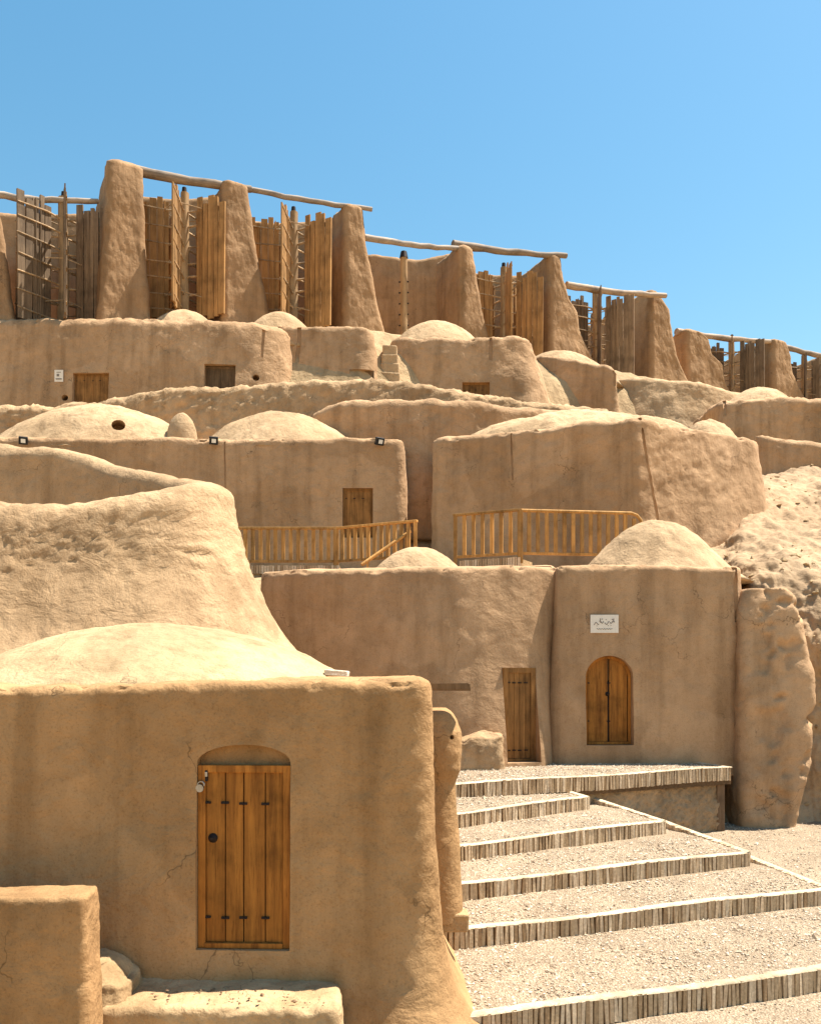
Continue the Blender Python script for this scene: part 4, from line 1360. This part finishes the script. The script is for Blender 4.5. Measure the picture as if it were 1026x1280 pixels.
def make_rotor(mat, sails, r0, r1, hgt, seed, planks=4):
    rr = random.Random(seed)
    root = empty('windmill_rotor', (0, 0, 0), 'rotor', 'windmill rotor', 'upright wooden rotors of the windmills')
    m = MB()
    m.tube([(rr.uniform(-.03, .03), rr.uniform(-.03, .03), z) for z in np.linspace(-.6, hgt + .1, 9)], [.22, .215, .21, .2, .2, .19, .185, .18, .17], 9, .06)
    m.build('shaft', M['shaft'], root, smooth=True)
    m = MB(); m.tube([(0, 0, hgt + .08), (0, 0, hgt + .32)], [.11, .09], 8); m.build('pivot', M['iron'], root, smooth=True)
    levels = [.35 + k * (hgt - 1.1) / 6 for k in range(7)]
    for s in range(sails):
        a = 2 * math.pi * s / sails + rr.uniform(-.07, .07)
        d = Vector((math.cos(a), math.sin(a), 0)); n = Vector((-d.y, d.x, 0)); up = Vector((0, 0, 1))
        m = MB()
        x = r0
        while x < r1:
            w = rr.uniform(.15, .30)
            tilt = rr.uniform(-.012, .012)
            ax = (d + up * 0).normalized(), n, (up + d * tilt).normalized()
            top = hgt - rr.uniform(.2, .6); bot = rr.uniform(-.1, .12)
            if rr.random() > .06:
                m.box(d * (x + w / 2) + up * ((top + bot) / 2) + n * rr.uniform(-.03, .03), (w / 2 - .006, rr.uniform(.025, .045), (top - bot) / 2), ax, jit=.008)
            x += w + rr.uniform(.0, .025)
        for _ in range(2):          # battens bound against the boards
            x = rr.uniform(r0 + .05, r1 - .05)
            m.tube([d * (x + rr.uniform(-.03, .03)) + n * .055 + up * z for z in np.linspace(.05, hgt + rr.uniform(-.7, -.3), 6)], [.035, .033, .034, .03, .028, .022], 6, .1)
        sail = m.build('sail', mat, root)
        for z in levels:
            m = MB()
            z2 = z + rr.uniform(-.08, .08)
            m.tube([d * .1 + up * z2, d * (r0 + .2) + up * (z2 + rr.uniform(-.06, .06)) + n * .05, d * (r1 + rr.uniform(.0, .12)) + up * (z2 + rr.uniform(-.07, .07)) + n * .055], [.045, .038, .028], 6, .1)
            m.build('spoke', M['spoke'], sail)
    # hoops tying the sails together
    for z in (.9, hgt * .5, hgt - .7):
        m = MB()
        for s in range(sails):
            a, b = 2 * math.pi * s / sails, 2 * math.pi * (s + 1) / sails
            if rr.random() < .25: continue
            q = r0 + .25
            m.tube([(q * math.cos(a), q * math.sin(a), z + rr.uniform(-.06, .06)), (q * math.cos(b), q * math.sin(b), z + rr.uniform(-.06, .06))], .022, 5)
        m.build('tie_pole', M['spoke'], root)
    return root


def bay(i, j, u=.9, t=.5):
    return WF[i].lerp(WF[j], t) + BD * u


ra = make_rotor(M['sail'], 5, .62, 1.80, 5.2, 3)
rb = make_rotor(M['sailg'], 6, .55, 1.85, 5.2, 8)
jobs = [
    (rb, bay(0, 1, .9, .52), zr(254, 35) - 5.08, 1.0, -5, 'grey-brown wooden rotor at the left frame edge'),
    (ra, bay(1, 2), zr(244, 36.4) - 5.2, 1.0, -21, 'orange-boarded wooden rotor right of the tallest windmill wall'),
    (ra, bay(2, 3), zr(270, 38.3) - 5.2, 1.0, -29, 'orange-boarded wooden rotor left of the empty bay with a bare shaft'),
    (ra, bay(4, 5), zr(338, 43.5) - 5.2, 1.0, -17, 'slim orange-boarded wooden rotor right of the empty bay with a bare shaft'),
    (rb, bay(5, 6, 1.0), zr(376, 46.8) - 4.9, 1.0, -33, 'grey wooden rotor with wide boards, between the stepped and the sloping-footed wall'),
    (rb, bay(7, 8, .9), zr(434, 54) - 4.9, 1.0, -48, 'grey wooden rotor right of the ruined jagged wall'),
    (rb, bay(8, 9, .9), zr(451, 57) - 4.9, 1.0, 12, 'dark wooden rotor cut by the right frame edge'),
]
used = set()
for (pr, loc, zb, s, rot, lab) in jobs:
    o = pr if pr not in used else copy_tree(pr)
    used.add(pr)
    o.location = (loc.x, loc.y, zb)
    o.rotation_euler = (0, 0, R(rot))
    o.scale = (s, s, s)
    o['label'] = lab
# bare shaft in the empty bay
p = bay(3, 4, .75, .47)
root = empty('bare_shaft', (p.x, p.y, 14.4), 'bare wooden mill shaft without sails in the empty windmill bay', 'shaft')
m = MB(); zt = zr(322, p.y); m.tube([(p.x, p.y, z) for z in np.linspace(14.0, zt, 8)], [.19, .19, .185, .18, .18, .175, .17, .165], 10, .05); m.build('pole', M['shaft'], root, smooth=True)
m = MB(); m.tube([(p.x, p.y, zt - .02), (p.x, p.y, zt + .28)], [.2, .14], 8); m.build('pivot', M['iron'], root, smooth=True)
for k in range(7):
    a = MB(); z = 14.9 + k * .5; a.tube([(p.x - .23, p.y - .05, z), (p.x + .23, p.y - .05, z + .02)], .035, 6); a.build('peg', M['iron'], root)


def log(a_, b_, r, mat, label, seed, n=12):
    rr = random.Random(seed)
    m = MB()
    L = (b_ - a_).length
    d = (b_ - a_).normalized(); side = d.cross(Vector((0, 0, 1))).normalized(); up = side.cross(d)
    pts, rad = [], []
    for k in range(n):
        t = k / (n - 1)
        pts.append(Vector((L * t, rr.uniform(-.03, .03), -.10 * math.sin(math.pi * t) + rr.uniform(-.025, .025))))
        rad.append(r * (1.12 - .3 * t) * rr.uniform(.92, 1.08))
    m.tube(pts, rad, 10, .07)
    o = m.build('cross_beam', mat, smooth=True)
    o.matrix_world = Matrix.Translation(a_) @ Matrix((d, -side, up)).transposed().to_4x4()
    tag(o, label, 'beam', 'log beams laid across the windmill walls')


log(P(-40, 239, 33.9), P(123, 251, 35.2), .13, M['logp'], 'pale log beam above the grey rotor at the left frame edge', 1)
log(P(140, 206, 35.0), P(314, 236, 36.9), .19, M['log'], 'thick weathered log beam above the rotor right of the tallest wall', 2)
log(P(290, 232, 36.8), P(465, 261, 38.7), .11, M['logp'], 'thin pale log beam above the rotor left of the empty bay', 3)
log(P(455, 296, 38.8), P(578, 310, 41.6), .13, M['logp'], 'log beam above the bare shaft in the empty bay', 4)
log(P(566, 305, 41.5), P(708, 319, 44.2), .16, M['log'], 'log beam above the slim orange-boarded rotor', 5)
log(P(708, 356, 44.4), P(832, 369, 47.6), .16, M['log'], 'log beam above the grey rotor with wide boards', 6)
log(P(845, 414, 51.0), P(966, 427, 54.8), .17, M['log'], 'log beam above the grey rotor right of the ruined wall', 7)
log(P(962, 428, 54.9), P(1050, 449, 58), .17, M['log'], 'log beam running out at the right frame edge', 8)
